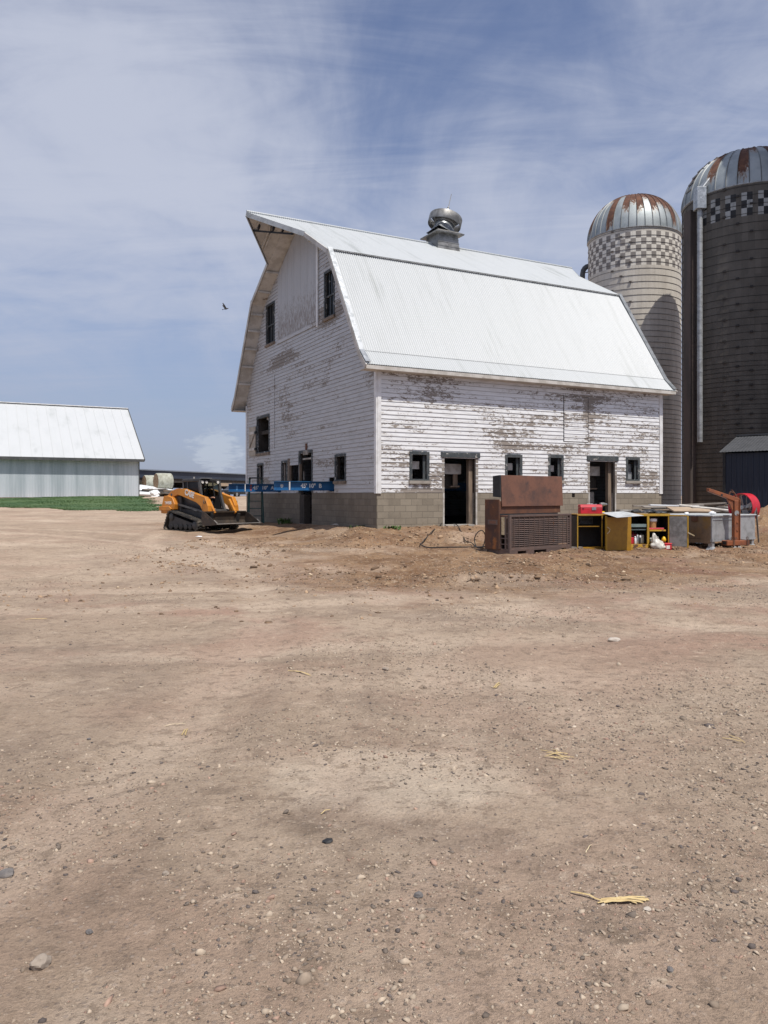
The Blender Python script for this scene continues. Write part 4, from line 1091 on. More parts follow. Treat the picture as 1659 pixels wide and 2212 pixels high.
# pipe, chute and ladder of the dark silo, on the side that faces the barn
def on_silo(cx, cy, r, deg, off=0.): t = R(deg); return Vector(((r + off) * math.cos(t), (r + off) * math.sin(t), 0))
toc = math.degrees(math.atan2(-SY2, -SX2))          # towards the camera
dp = toc - 40; dc = toc - 54
p = on_silo(0, 0, SR2, dp, .2)
m = MB(); m.tube([p + Vector((0, 0, z)) for z in np.linspace(4.2, 15.2, 12)], .125, 14)
for z in np.arange(4.4, 15, .62): m.tube([p + Vector((0, 0, z)), p + Vector((0, 0, z + .03))], .133, 14)
m.build('down_pipe', M['galv_dull'], s2, smooth=50)
m = MB(); a = on_silo(0, 0, SR2, dp, .22)
m.box(a.x - .24, a.x + .24, a.y - .26, a.y + .2, 15.2, 16.25); m.build('pipe_head', M['galv'], s2, bevel=.03)
m = MB(); b_ = on_silo(0, 0, SR2 - .5, dp + 3)
m.bar(a + Vector((0, 0, 16.1)), b_ + Vector((0, 0, 17.0)), .5, .2); m.build('pipe_hood', M['galv'], s2, bevel=.04)
# boxed climbing chute
m = MB(); n_ = 8; cc = on_silo(0, 0, SR2, dc, .12); rad = on_silo(0, 0, 1, dc).normalized(); tn = Vector((-rad.y, rad.x, 0))
for z0_, z1_ in ((.4, 15.4),):
    m.hexa([cc - tn * .27 - rad * .3 + Vector((0, 0, z0_)), cc + tn * .27 - rad * .3 + Vector((0, 0, z0_)), cc + tn * .27 + rad * .16 + Vector((0, 0, z0_)), cc - tn * .27 + rad * .16 + Vector((0, 0, z0_))],
           [cc - tn * .27 - rad * .3 + Vector((0, 0, z1_)), cc + tn * .27 - rad * .3 + Vector((0, 0, z1_)), cc + tn * .27 + rad * .16 + Vector((0, 0, z1_)), cc - tn * .27 + rad * .16 + Vector((0, 0, z1_))])
m.build('climbing_chute', weathered('chute_brown', (.1, .075, .063), (.07, .056, .048), 2, .8, stretch=(1, 1, .2)), s2, fixn=True)
m = MB(); q = on_silo(0, 0, SR2, dc - 9, .18)
for dx in (-.16, .16): m.bar(q + tn * dx + Vector((0, 0, .5)), q + tn * dx + Vector((0, 0, 15.6)), .03)
for z in np.arange(.8, 15.5, .4): m.bar(q - tn * .16 + Vector((0, 0, z)), q + tn * .16 + Vector((0, 0, z)), .024)
m.build('ladder', M['hoop_steel'], s2)
# steps up the dome
for k in range(7):
    ph = R(14 + 9 * k); t = R(toc - 62); rr_ = SR2 * math.cos(ph) ** .92 + .05; z = 15.95 + 2.5 * math.sin(ph) + .03
    c = Vector((rr_ * math.cos(t), rr_ * math.sin(t), z)); tt = Vector((-math.sin(t), math.cos(t), 0))
    MB().bar(c - tt * .3, c + tt * .3, .07, .07).build('dome_step', M['galv_dark'], s2)
# filler pipe of the pale silo: rises on the left and bends in at the top
toc1 = math.degrees(math.atan2(-45, -.3195 * 45)); q = on_silo(0, 0, 2.55, toc1 - 88, .32)
qr = on_silo(0, 0, 1, toc1 - 88).normalized()
pts = [q + Vector((0, 0, z)) for z in (1., 8, 14.6)] + [q + Vector((0, 0, 14.6)) + qr * -.25 * (1 - math.cos(a)) * 1.3 + Vector((0, 0, .45 * math.sin(a))) for a in (.5, .9, 1.3, 1.57)] + [q + Vector((0, 0, 15.05)) - qr * .7]
m = MB(); m.tube(pts, .15, 12); m.build('filler_pipe', M['loader_grey'], s1, smooth=50)
m = MB()
for z in (10.5, 11.2, 11.9, 12.6, 13.3, 14.0, 14.7): m.bar(q - qr * .4 + Vector((0, 0, z)), q + Vector((0, 0, z)), .04)
m.build('pipe_bracket', M['hoop_steel'], s1)

# ------------------------------------------------------------------ dark blue shed at the right edge
SC = at(1560, 977, 30); v_ = Vector((.76, -.65, 0)).normalized(); bk = Vector((.65, .76, 0)).normalized()
shed = thing('blue_shed', 'dark navy metal shed with a grey roof standing before the dark grey silo', 'shed', (SC.x, SC.y, 0), math.atan2(v_.y, v_.x))
# local x along the front wall (to the right), y to the back
ez = SC.z
m = MB(); L_s, D_s = 4.6, 4.4
n = 92
for i in range(n):
    a = .06 + (L_s - .06) * i / n; c = .06 + (L_s - .06) * (i + 1) / n; o_ = 0 if i % 4 else -.018
    m.box(a, c, .1 + o_, .16, .3, ez - .05)
m.build('front_wall', M['navy'], shed)
MB().box(.06, .12, .161, D_s, .3, ez - .02).box(.06, L_s, D_s, D_s + .06, .3, ez - .02).box(L_s - .06, L_s, .161, D_s, .3, ez - .02).build('wall', M['navy'], shed)
MB().box(.0, .1, .06, .1, .3, ez - .04).build('corner_trim', M['black'], shed)
rz = ez + .75
grey_roof = weathered('grey_roof', (.06, .062, .066), (.045, .047, .05), 3, .6)
m = MB(); n = 120
for i in range(n + 1):
    x = -.08 + (L_s + .2) * i / n; w = .012 * (1 if i % 3 == 0 else 0)
    m.v += [(x, -.1, ez + w), (x, D_s / 2, rz + w), (x, D_s + .2, ez + w)]
for i in range(n):
    for j in range(2): m.f.append((i * 3 + j, i * 3 + 3 + j, i * 3 + 4 + j, i * 3 + 1 + j)); m.m.append(0)
m.build('roof', grey_roof, shed)
MB().bar((-.1, D_s / 2, rz + .02), (L_s + .1, D_s / 2, rz + .02), .3, .06).build('ridge_cap', grey_roof, shed)
m = MB(); m.add([(.08, .12, ez), (.08, D_s, ez), (.08, D_s / 2, rz - .03), (.14, .12, ez), (.14, D_s, ez), (.14, D_s / 2, rz - .03)], [(0, 1, 2), (5, 4, 3), (0, 3, 4, 1), (1, 4, 5, 2), (2, 5, 3, 0)])
m.build('gable_end', M['navy'], shed)

# ------------------------------------------------------------------ long white shed on the left
WS = at(300, 991, 75)
ws = thing('white_shed', 'long low white metal shed with a bright roof behind the green lawn', 'shed', (WS.x, WS.y, 0), BROT)
LEN = 34.0; EZ = 5.2; RZ = 10.85; HW = 8.6
m = MB(); m.box(-LEN, 0, 0, .12, 1.35, EZ - .02); m.build('front_wall', M['shed_wall'], ws)
MB().box(-.12, 0, .121, 2 * HW, 1.3, EZ).box(-LEN, -.12, 2 * HW - .12, 2 * HW, 1.3, EZ).build('end_wall', M['shed_wall'], ws)
m = MB(); m.add([(-.1, 0, EZ), (-.1, 2 * HW, EZ), (-.1, HW, RZ - .15), (0, 0, EZ), (0, 2 * HW, EZ), (0, HW, RZ - .15)], [(0, 1, 2), (5, 4, 3), (0, 3, 4, 1), (1, 4, 5, 2), (2, 5, 3, 0)])
m.build('gable_end', M['shed_wall'], ws)
m = MB()
m.hexa([(-LEN, -.55, EZ - .2), (.4, -.55, EZ - .2), (.4, HW, RZ - .12), (-LEN, HW, RZ - .12)], [(-LEN, -.55, EZ - .08), (.4, -.55, EZ - .08), (.4, HW, RZ), (-LEN, HW, RZ)])
m.hexa([(-LEN, 2 * HW + .55, EZ - .2), (-LEN, HW, RZ - .12), (.4, HW, RZ - .12), (.4, 2 * HW + .55, EZ - .2)], [(-LEN, 2 * HW + .55, EZ - .08), (-LEN, HW, RZ), (.4, HW, RZ), (.4, 2 * HW + .55, EZ - .08)])
i = -LEN
m.build('roof', M['shed_roof'], ws, fixn=True)
m = MB()
for k in range(38):
    x = -LEN + .9 * k + .3; m.hexa([(x, -.56, EZ - .078), (x + .05, -.56, EZ - .078), (x + .05, HW, RZ + .002), (x, HW, RZ + .002)], [(x, -.56, EZ - .04), (x + .05, -.56, EZ - .04), (x + .05, HW, RZ + .04), (x, HW, RZ + .04)])
m.build('roof_rib', M['shed_roof'], ws)
MB().box(-LEN, .4, -.62, -.552, EZ - .32, EZ - .06).build('gutter', M['loader_grey'], ws)
MB().bar((.44, -.56, EZ - .14), (.44, HW, RZ - .05), .06, .22).build('verge_trim', M['loader_grey'], ws)
MB().bar((-LEN, HW, RZ + .04), (.4, HW, RZ + .04), .5, .08).build('ridge_cap', M['white_paint'], ws)
MB().box(-.02, .06, -.05, .3, 1.2, EZ - .2).build('corner_trim', M['loader_grey'], ws)
MB().box(-LEN, -.001, -.06, -.002, 1.2, 1.52).build('base_board', M['raw_wood'], ws)

# ------------------------------------------------------------------ open pole building far behind
A_ = at(296, 1013, 92); B_ = at(560, 1025.2, 116)
pb = thing('pole_building', 'long dark blue open-sided farm building far behind the orange loader', 'building', (A_.x, A_.y, 0), math.atan2(B_.y - A_.y, B_.x - A_.x))
Lp = math.hypot(B_.x - A_.x, B_.y - A_.y) + 10
zt = A_.z
m = MB(); m.hexa([(-14, 0, zt - 1.0), (Lp, 0, zt - 1.0), (Lp, 0.1, zt - 1.0), (-14, .1, zt - 1.0)], [(-14, .0, zt - .12), (Lp, .0, zt - .12), (Lp, .1, zt - .12), (-14, .1, zt - .12)])
m.build('fascia', M['navy_band'], pb)
MB().box(-14.2, Lp + .2, -.2, .12, zt - .119, zt).build('roof_edge', weathered('pale_edge', (.2, .23, .27), (.17, .2, .24), 1, .5), pb)
m = MB(); m.hexa([(-14, .101, zt - .3), (Lp, .101, zt - .3), (Lp, 12, zt + .5), (-14, 12, zt + .5)], [(-14, .101, zt - .13), (Lp, .101, zt - .13), (Lp, 12, zt + .62), (-14, 12, zt + .62)]); m.build('roof', M['navy'], pb)
MB().box(-14, Lp, 11.9, 12, zt - 2.0, zt + .5).build('back_fascia', M['dark_inside'], pb)
MB().box(-14, Lp, .11, .3, zt - 1.5, zt - 1.0).build('header', M['dark_inside'], pb)
x = -12.0
while x < Lp:
    for yy_ in (.2, 11.7):
        o = MB().box(x - .12, x + .12, yy_ - .12, yy_ + .12, 1.2, zt - 1.45).build('post', M['black'], pb)
        MB().bar((x, yy_, zt - 2.9), (x + .55, yy_, zt - 1.5), .1).build('brace', M['black'], o)
        MB().bar((x, yy_, zt - 2.9), (x - .55, yy_, zt - 1.5), .1).build('brace', M['black'], o)
    x += 4.6

# ------------------------------------------------------------------ silage heap under white sheeting, bales, scrap
def heap():
    mb = MB(); nx, ny = 60, 16; c = at(330, 1071, 90)
    for i in range(nx + 1):
        for j in range(ny + 1):
            u = i / nx; v = j / ny; x = -36 + 15.0 * u; w = math.sin(math.pi * v)
            prof = np.interp(x, [-36, -32, -29, -26, -24, -22.6, -21.2], [1.2, 1.75, 1.6, 1.2, .9, .6, .05])
            z = 1.5 + prof * (w ** .6) + .06 * mnoise.noise(Vector((x * .9, v * 4, 0)))
            mb.v.append((x, 84 + 8 * v, z))
    for i in range(nx):
        for j in range(ny): mb.f.append((i * (ny + 1) + j, (i + 1) * (ny + 1) + j, (i + 1) * (ny + 1) + j + 1, i * (ny + 1) + j + 1)); mb.m.append(0)
    o = mb.build('silage_heap', M['plastic_white'], smooth=60); tag(o, 'long sloping heap under white plastic sheeting, below the round bales', 'silage heap')
heap()
bl = [((353, 1040), 88, .93, 1.75, 'largest round hay bale in pale wrap, nearest the end of the white heap'),
      ((325, 1042), 92, .83, 1.5, 'middle round hay bale of three on the white heap'),
      ((308, 1043.5), 96, .78, 1.4, 'smallest round hay bale, half hidden behind the shed corner')]
for (px, py), Y, r_, ln, lab in bl:
    c = at(px, py, Y); root = thing('hay_bale', lab, 'hay bale', (c.x, c.y, c.z), R(36), 'round bales on the white heap')
    m = MB(); m.lathe([(r_ * .93, -ln / 2), (r_, -ln / 2 + .08), (r_ * 1.01, 0), (r_, ln / 2 - .08), (r_ * .9, ln / 2)], n=28, axis='x'); m.build('wrap', M['bale_wrap'], root, smooth=60)
    for s in (-1, 1):
        m = MB(); m.lathe([(r_ * .92, s * ln / 2), (r_ * .6, s * (ln / 2 + .03)), (.01, s * (ln / 2 + .02))], n=28, axis='x'); m.build('end_face', M['bale_hay'], root, smooth=60)
rr = random.Random(5)
labs = 'weathered plank lying in the scrap below the white heap'
for k in range(14):
    px = rr.uniform(300, 372); Y = rr.uniform(79, 83); c = at(px, rr.uniform(1057, 1066), Y)
    m = MB(); l = rr.uniform(.8, 2.4); m.box(-l / 2, l / 2, -.12, .12, -.06, .06)
    o = m.build('plank', M[rr.choice(['grey_wood', 'raw_wood', 'galv_dark', 'black'])], loc=c, rot=(rr.uniform(-.2, .2), rr.uniform(-.12, .12), rr.uniform(-.4, .6)))
    tag(o, labs, 'plank', 'planks in the scrap below the white heap')
m = MB()
for k in range(9): m.blob((rr.uniform(-3.2, 2.4), rr.uniform(-.6, .6), rr.uniform(-.1, .2)), (rr.uniform(.5, .9), .5, rr.uniform(.25, .42)), k, .4)
c = at(338, 1066, 84); o = m.build('rubble', M['dark_inside'], loc=c, smooth=30); tag(o, 'dark low rubble below the white sheeted heap', 'rubble', kind='stuff')
m = MB(); m.blob((0, 0, 0), (1.9, .5, .26), 4, .4).blob((1.5, 0, .1), (.5, .4, .3), 9, .5); o = m.build('plastic_sheet', M['plastic_white'], loc=at(300, 1067.5, 78), smooth=60)
tag(o, 'crumpled strip of white plastic on the ground by the shed corner', 'plastic sheet')

# car and a tan wagon beyond the blue beams
cc = at(512, 1074, 93)
car = thing('parked_car', 'dark saloon car parked beyond the blue beams', 'car', (cc.x, cc.y, cc.z), R(-112))
m = MB(); body = [(-2.3, .35), (-2.32, .75), (-2.2, .92), (-1.5, .98), (-.85, 1.42), (.5, 1.44), (1.25, .98), (2.15, .84), (2.32, .6), (2.3, .32)]
m.prism(body, 'y', -.86, .86); m.build('body', M['car_paint'], car, bevel=.1, seg=3, smooth=40, fixn=True)
m = MB(); m.prism([(-1.36, 1.0), (-.8, 1.37), (.45, 1.39), (1.1, 1.0)], 'y', -.872, .872); m.build('side_window', M['glass'], car, fixn=True)
m = MB(); m.quad((-1.5, -.7, 1.0), (-1.5, .7, 1.0), (-.92, .6, 1.4), (-.92, -.6, 1.4)).tf(Matrix.Translation((-.03, 0, .02))); m.build('rear_window', M['glass'], car)
for x in (-1.35, 1.4):
    for s in (-1, 1):
        o = MB().lathe([(.2, s * .9), (.32, s * .9), (.335, s * .84), (.335, s * .66), (.1, s * .66)], (x, 0, .33), 20, 'y').build('wheel', M['black_rubber'], car, smooth=40)
        MB().lathe([(.01, s * .905), (.2, s * .9), (.2, s * .86)], (x, 0, .33), 14, 'y').build('rim', M['galv_dull'], o)
for s in (-1, 1): MB().box(-2.335, -2.25, s * .6 - .16, s * .6 + .16, .66, .84).build('tail_light', M['red_dark'], car)
MB().box(-2.345, -2.3, -.27, .27, .52, .68).build('number_plate', M['decal_white'], car)
c = at(485, 1047, 97)
wg = thing('tan_wagon', 'tan slatted wagon standing far back beside the dark car', 'wagon', (c.x, c.y, gz(c.x, c.y)), R(20))
MB().box(-.62, .8, -.6, .6, c.z - gz(c.x, c.y) - .18, c.z - gz(c.x, c.y) + .18).build('bed', M['tan_board'], wg)
for x in (-.5, .55): MB().box(x - .07, x + .07, -.5, .5, 0, c.z - gz(c.x, c.y) - .18).build('leg', M['black'], wg)
# ------------------------------------------------------------------ blue steel beams run through the gable wall
def steel_beam(name, label, ly, zb, zt_, x0, x1, txt, mark, spot):
    o0 = bw(0, ly, 0); root = thing(name, label, 'steel beam', (o0.x, o0.y, 0), BROT, 'blue beams pushed through the gable wall')
    h = .1
    MB().box(x0, x1, -.006, .006, zb + .016, zt_ - .016).build('web', M['blue_steel'], root)
    for za, zb2 in ((zb, zb + .016), (zt_ - .016, zt_)): MB().box(x0, x1, -h, h, za, zb2).build('flange', M['blue_steel'], root, bevel=.002)
    for xs in mark:
        for s in (-1, 1): MB().box(xs - .014, xs + .014, min(s * .0065, s * (h - .002)), max(s * .0065, s * (h - .002)), zb + .0165, zt_ - .0165).build('stiffener', M['marking'], root)
    zc = (zb + zt_) / 2
    for part, u in txt:
        text_mesh('lettering', part, .19, M['marking'], root, frame_mat((u, -.0085, zc - .0), (1, 0, 0), (0, 0, 1)), .0015, .006)
    m = MB(); q = [(spot[0] + spot[1] * math.cos(t), zc + spot[2] * math.sin(t) * (1 + .15 * math.sin(3 * t))) for t in np.linspace(0, 2 * math.pi, 15)[:-1]]
    m.prism(q, 'y', -.0095, -.0062); m.build('painted_spot', spot[3], root)
    return root
bB = steel_beam('steel_beam', 'blue steel I-beam stencilled 45 10 B, the nearer of two through the gable', 3.39, 1.83, 2.14, -2.1, 7.0,
                [("45'", -1.04), ('10"', -.74), ('B', -.44)], (-1.58,), (-1.83, .055, .06, M['hole_pale']))
bA = steel_beam('steel_beam', 'blue steel I-beam stencilled 45 10 A, farther along the gable behind the other', 8.6, 1.81, 2.12, -2.1, 7.0,
                [("45'", -1.0), ('10"', -.62), ('A', -.3)], (-1.46,), (-1.77, .04, .1, M['blue_light']))
m = MB()
for z, w in ((1.86, .03), (1.94, .045), (2.02, .03), (2.06, .05)): m.box(-1.2 - w, -1.2 + w, -.0095, -.0065, z, z + .045)
m.build('red_mark', M['stencil_red'], bA)
# upright white scrap on the nearer beam
# green stepladder under the far beam
o0 = bw(-.75, 9.3); lad = thing('stepladder', 'dark green stepladder standing under the blue beams against the gable', 'stepladder', (o0.x, o0.y, gz(o0.x, o0.y)), BROT + R(-105))
for y, n_ in ((-.32, 0), (.28, 1)):
    MB().bar((-.42, y, 0), (.0, y * .8, 1.84), .075, .035).build('front_rail', M['green_frame'], lad)
    MB().bar((.42, y, 0), (.06, y * .8, 1.78), .06, .03).build('rear_rail', M['green_frame'], lad)
for k in range(5):
    u = .17 + .165 * k; yy_ = .3 - .05 * u
    MB().bar((-.42 + .42 * u, -yy_, 1.84 * u), (-.42 + .42 * u, yy_ - .04, 1.84 * u), .07, .03).build('step', M['green_frame'], lad)
MB().box(-.12, .14, -.29, .26, 1.84, 1.89).build('top_cap', M['loader_dark'], lad, bevel=.01)

# ------------------------------------------------------------------ compact track loader
LO = Vector((-6.82, 29.2, 0)); LO.z = .36
ld = thing('track_loader', 'orange and black compact track loader with its bucket lowered beside the barn gable', 'loader', LO, math.atan2(-.62, .78))
def track(s):
    ya, yb = (s * .95, s * .58); ya, yb = min(ya, yb), max(ya, yb)
    # centre line of the belt: ground run, front idler, slope up to the raised rear sprocket
    path = []
    def arc(cx_, cz_, r, a0, a1, n):
        for k in range(n + 1):
            a = R(a0 + (a1 - a0) * k / n); path.append((cx_ + r * math.cos(a), cz_ + r * math.sin(a)))
    arc(.80, .22, .2, -90, 62, 9); arc(-.62, .52, .2, 75, 172, 8); arc(-.86, .16, .14, 190, 270, 5)
    out = [(x, z) for x, z in path]
    m = MB(); n = len(out); cx_, cz_ = sum(p[0] for p in out) / n, sum(p[1] for p in out) / n
    def inset(p, d):
        v = Vector((cx_ - p[0], cz_ - p[1])); v.normalize(); return (p[0] + v.x * d, p[1] + v.y * d)
    inn = [inset(p, .05) for p in out]
    for i in range(n):
        j = (i + 1) % n
        m.hexa([(out[i][0], ya, out[i][1]), (out[j][0], ya, out[j][1]), (out[j][0], yb, out[j][1]), (out[i][0], yb, out[i][1])],
               [(inn[i][0], ya, inn[i][1]), (inn[j][0], ya, inn[j][1]), (inn[j][0], yb, inn[j][1]), (inn[i][0], yb, inn[i][1])])
    # tread lugs
    seg = [(Vector(out[i]), Vector(out[(i + 1) % n])) for i in range(n)]
    tot = sum((b - a).length for a, b in seg); pos = 0; nl = 44
    for k in range(nl):
        d = tot * k / nl
        for a, b in seg:
            L = (b - a).length
            if d <= L: break
            d -= L
        p = a.lerp(b, d / L); t_ = (b - a).normalized(); nn = Vector((t_.y, -t_.x))
        sh_ = [(-.5, -.02), (-.17, .02), (.17, -.02), (.5, .02)]
        for (u0, o0_), (u1, o1_) in zip(sh_, sh_[1:]):
            y0_ = (ya + yb) / 2 + u0 * (yb - ya); y1_ = (ya + yb) / 2 + u1 * (yb - ya)
            f = lambda o, e, w: (p.x + t_.x * (o + w) + nn.x * e, p.y + t_.y * (o + w) + nn.y * e)
            lo = [f(o0_, 0, -.03), f(o0_, 0, .03), f(o1_, 0, .03), f(o1_, 0, -.03)]; hi = [f(o0_, .028, -.022), f(o0_, .028, .022), f(o1_, .028, .022), f(o1_, .028, -.022)]
            ys_ = (y0_, y0_, y1_, y1_)
            m.hexa([(q[0], yy_, q[1]) for q, yy_ in zip(lo, ys_)], [(q[0], yy_, q[1]) for q, yy_ in zip(hi, ys_)])
    tr = m.build('track', M['black_rubber'], ld, fixn=True)
    ys = s * .9
    for x in (-.62, -.3, -.02, .26, .52):
        MB().lathe([(.0, s * .93), (.04, s * .935), (.1, s * .92), (.1, s * .62)], (x, 0, .155), 16, 'y').build('roller', M['black'], tr, smooth=40)
    MB().lathe([(0, s * .93), (.06, s * .935), (.15, s * .91), (.15, s * .62)], (.78, 0, .22), 20, 'y').build('idler', M['loader_dark'], tr, smooth=40)
    MB().lathe([(0, s * .93), (.06, s * .94), (.14, s * .91), (.14, s * .62)], (-.6, 0, .52), 20, 'y').build('sprocket', M['loader_dark'], tr, smooth=40)
    MB().prism([(-.8, .14), (.75, .14), (.72, .28), (-.5, .55), (-.72, .5)], 'y', s * .88, s * .62).build('track_frame', M['loader_dark'], tr, fixn=True)
for s in (-1, 1): track(s)
MB().prism([(-1.2, .25), (.85, .22), (1.0, .45), (.9, .78), (-1.1, .86)], 'y', -.56, .56).build('chassis', M['loader_dark'], ld, bevel=.03, fixn=True)
MB().prism([(-1.25, .6), (-.4, .6), (-.4, 1.3), (-.95, 1.36), (-1.2, 1.25)], 'y', -.62, .62).build('engine_hood', M['loader_dark'], ld, bevel=.05, seg=2, fixn=True)
MB().prism([(-1.36, .62), (-1.26, .62), (-1.2, 1.2), (-1.3, 1.2)], 'y', -.74, .74).build('rear_door', M['loader_orange'], ld, bevel=.03, fixn=True)
MB().box(-1.3, -1.0, -.5, .5, .22, .62).build('counterweight', M['loader_dark'], ld, bevel=.04)
for s in (-1, 1):
    ya, yb = sorted((s * .56, s * .82))
    tw = [(-1.34, .63), (-.86, .63), (-.8, .75), (-.56, .78), (-.52, .98), (-.66, 1.22), (-.95, 1.3), (-1.18, 1.28), (-1.3, .92), (-1.36, .88)]
    o = MB().prism(tw, 'y', ya, yb).build('rear_tower', M['loader_orange'], ld, bevel=.02, seg=2, fixn=True)
    MB().prism([(-1.4, .74), (-.7, .74), (-.66, .82), (-.8, .9), (-1.38, .9)], 'y', *sorted((s * .82, s * .87))).build('tower_guard', M['loader_orange'], o, bevel=.01, fixn=True)
    arm = [(-1.02, 1.3), (-.78, 1.47), (-.46, 1.555), (-.06, 1.55), (.96, 1.285), (1.17, 1.245), (1.34, .93), (1.38, .68), (1.08, .7), (.9, .93), (.68, 1.05), (-.2, 1.29), (-.4, 1.33), (-.62, 1.26), (-.8, 1.2)]
    ya, yb = sorted((s * .54, s * .71))
    arm = [(x - .08, z) for x, z in arm]
    a_ = MB().prism(arm, 'y', ya, yb).build('loader_arm', M['loader_orange'], ld, bevel=.012, seg=2, fixn=True)
    MB().bar((-.55, s * .64, .98), (.95, s * .64, .72), .07).build('lift_cylinder', M['loader_grey'], ld)
    MB().bar((.1, s * .6, .86), (.5, s * .6, .75), .045).build('cylinder_rod', M['galv'], ld)
    MB().bar((1.0, s * .48, 1.16), (1.36, s * .48, .66), .09, .1).build('tilt_cylinder', M['loader_orange'], ld, bevel=.01)
    MB().tube([(1.04, s * .725, 1.12), (1.08, s * .75, 1.02), (1.14, s * .75, 1.0), (1.16, s * .725, 1.1)], .014, 8).build('hose', M['black_rubber'], a_)
    MB().lathe([(0, s * .725), (.05, s * .722), (.05, s * .70)], (-.84, 0, 1.33), 14, 'y').build('pivot_pin', M['loader_grey'], a_)
d = Vector((.97, 0, -.26)).normalized()
text_mesh('lettering', 'CASE', .285, M['decal_white'], ld, frame_mat((.22, -.7135, 1.36), d, (.26, 0, .97)), .002, .012, sx=.82)
text_mesh('lettering', 'TV450B', .15, M['decal_white'], ld, frame_mat((-.9, -.8225, 1.02), (1, 0, .03), (0, 0, 1)), .002, .005, sx=.82)
text_mesh('lettering', 'CASE', .285, M['decal_white'], ld, frame_mat((.22, .7135, 1.36), -d, (.26, 0, .97)), .002, .012, sx=.82)
# cab: posts, roof, glass, lamps
CB = [((.46, 1.86), (.74, .72))]
for s in (-1, 1):
    y = s * .45
    MB().bar((.46, y, 1.84), (.56, y, 1.3), .08, .12).bar((.56, y, 1.3), (.8, y, .72), .085, .12).build('front_post', M['loader_grey'], ld, bevel=.01)
    MB().bar((-.46, y, 1.8), (-.46, y, 1.2), .07).build('rear_post', M['loader_grey'], ld, bevel=.012)
    MB().bar((-.2, y, 1.82), (-.2, y, 1.3), .04).build('side_bar', M['loader_grey'], ld)
    MB().quad((-.42, y * .99, 1.3), (.5, y * .99, 1.3), (.44, y * .99, 1.8), (-.42, y * .99, 1.8)).build('side_window', M['glass'] if s < 0 else M['cab_glass'], ld)
    MB().box(-.46, .58, y - .03, y + .03, .78, 1.3).build('side_panel', M['loader_dark'], ld)
MB().box(-.5, .5, -.5, .5, 1.8, 1.92).build('cab_roof', M['loader_dark'], ld, bevel=.03, seg=2)
MB().box(-.47, -.44, -.42, .42, .9, 1.8).build('cab_back', M['loader_dark'], ld)
MB().box(-.45, .7, -.42, .42, .7, .78).build('cab_floor', M['loader_dark'], ld)
MB().bar((.8, -.45, .74), (.8, .45, .74), .1).build('front_sill', M['loader_dark'], ld, bevel=.01)
for y in (-.38, -.2, .33):
    o = MB().box(.46, .56, y - .07, y + .07, 1.74, 1.86).build('work_lamp', M['loader_dark'], ld, bevel=.02)
    MB().lathe([(.0, .0), (.055, .0), (.055, -.02)], (.565, y, 1.79), 14, 'x').build('lens', M['decal_white'], o)
MB().box(.44, .62, -.42, .0, 1.925, 1.945).build('visor', M['galv_dull'], ld)
MB().tube([(-.3, -.1, 1.9), (-.3, -.1, 2.0)], .03, 8).build('beacon', M['pale_board'], ld)
MB().box(-.4, -.05, -.25, .25, .85, .98).box(-.44, -.34, -.24, .24, .985, 1.52).build('seat', M['black'], ld, bevel=.03)
for s in (-1, 1):
    o = MB().box(-.1, .32, s * .3 - .05, s * .3 + .05, .98, 1.08).build('armrest', M['loader_dark'], ld, bevel=.02)
    MB().tube([(.28, s * .3, 1.08), (.3, s * .3, 1.24)], .025, 8).build('joystick', M['black'], o)
MB().bar((.52, .1, 1.82), (.62, .12, 1.25), .035).build('wiper_arm', M['black'], ld)
# bucket
def bucket():
    W = .98; prof = [(2.1, .3), (1.75, .255), (1.45, .24), (1.33, .28), (1.27, .4), (1.28, .58), (1.33, .7)]
    inn = [(2.1, .318), (1.75, .275), (1.47, .262), (1.355, .3), (1.295, .41), (1.305, .58), (1.352, .7)]
    m = MB()
    for i in range(len(prof) - 1):
        m.hexa([(prof[i][0], -W, prof[i][1]), (prof[i + 1][0], -W, prof[i + 1][1]), (prof[i + 1][0], W, prof[i + 1][1]), (prof[i][0], W, prof[i][1])],
               [(inn[i][0], -W, inn[i][1]), (inn[i + 1][0], -W, inn[i + 1][1]), (inn[i + 1][0], W, inn[i + 1][1]), (inn[i][0], W, inn[i][1])])
    b = m.build('bucket', M['bucket_steel'], ld, fixn=True)
    side_ = [(2.1, .29), (1.75, .245), (1.45, .23), (1.32, .27), (1.26, .4), (1.27, .58), (1.33, .71), (1.5, .68), (1.95, .42)]
    for s in (-1, 1): MB().prism(side_, 'y', *sorted((s * W, s * (W + .022)))).build('side_plate', M['bucket_steel'], b, fixn=True)
    MB().hexa([(2.1, -W - .02, .29), (2.2, -W - .02, .298), (2.2, W + .02, .298), (2.1, W + .02, .29)], [(2.1, -W - .02, .322), (2.2, -W - .02, .306), (2.2, W + .02, .306), (2.1, W + .02, .322)]).build('cutting_edge', M['edge_steel'], b)
    for s in (-1, 1): MB().bar((2.12, s * (W + .012), .335), (1.96, s * (W + .012), .435), .03, .02).build('side_cutter', M['edge_steel'], b)
    MB().bar((1.34, -W, .715), (1.34, W, .715), .07, .05).build('top_lip', M['bucket_steel'], b)
    MB().bar((1.2, -.62, .4), (1.28, -.62, .68), .1, .3).build('hitch', M['loader_dark'], b)
    MB().bar((1.2, .62, .4), (1.28, .62, .68), .1, .3).build('hitch', M['loader_dark'], b)
bucket()

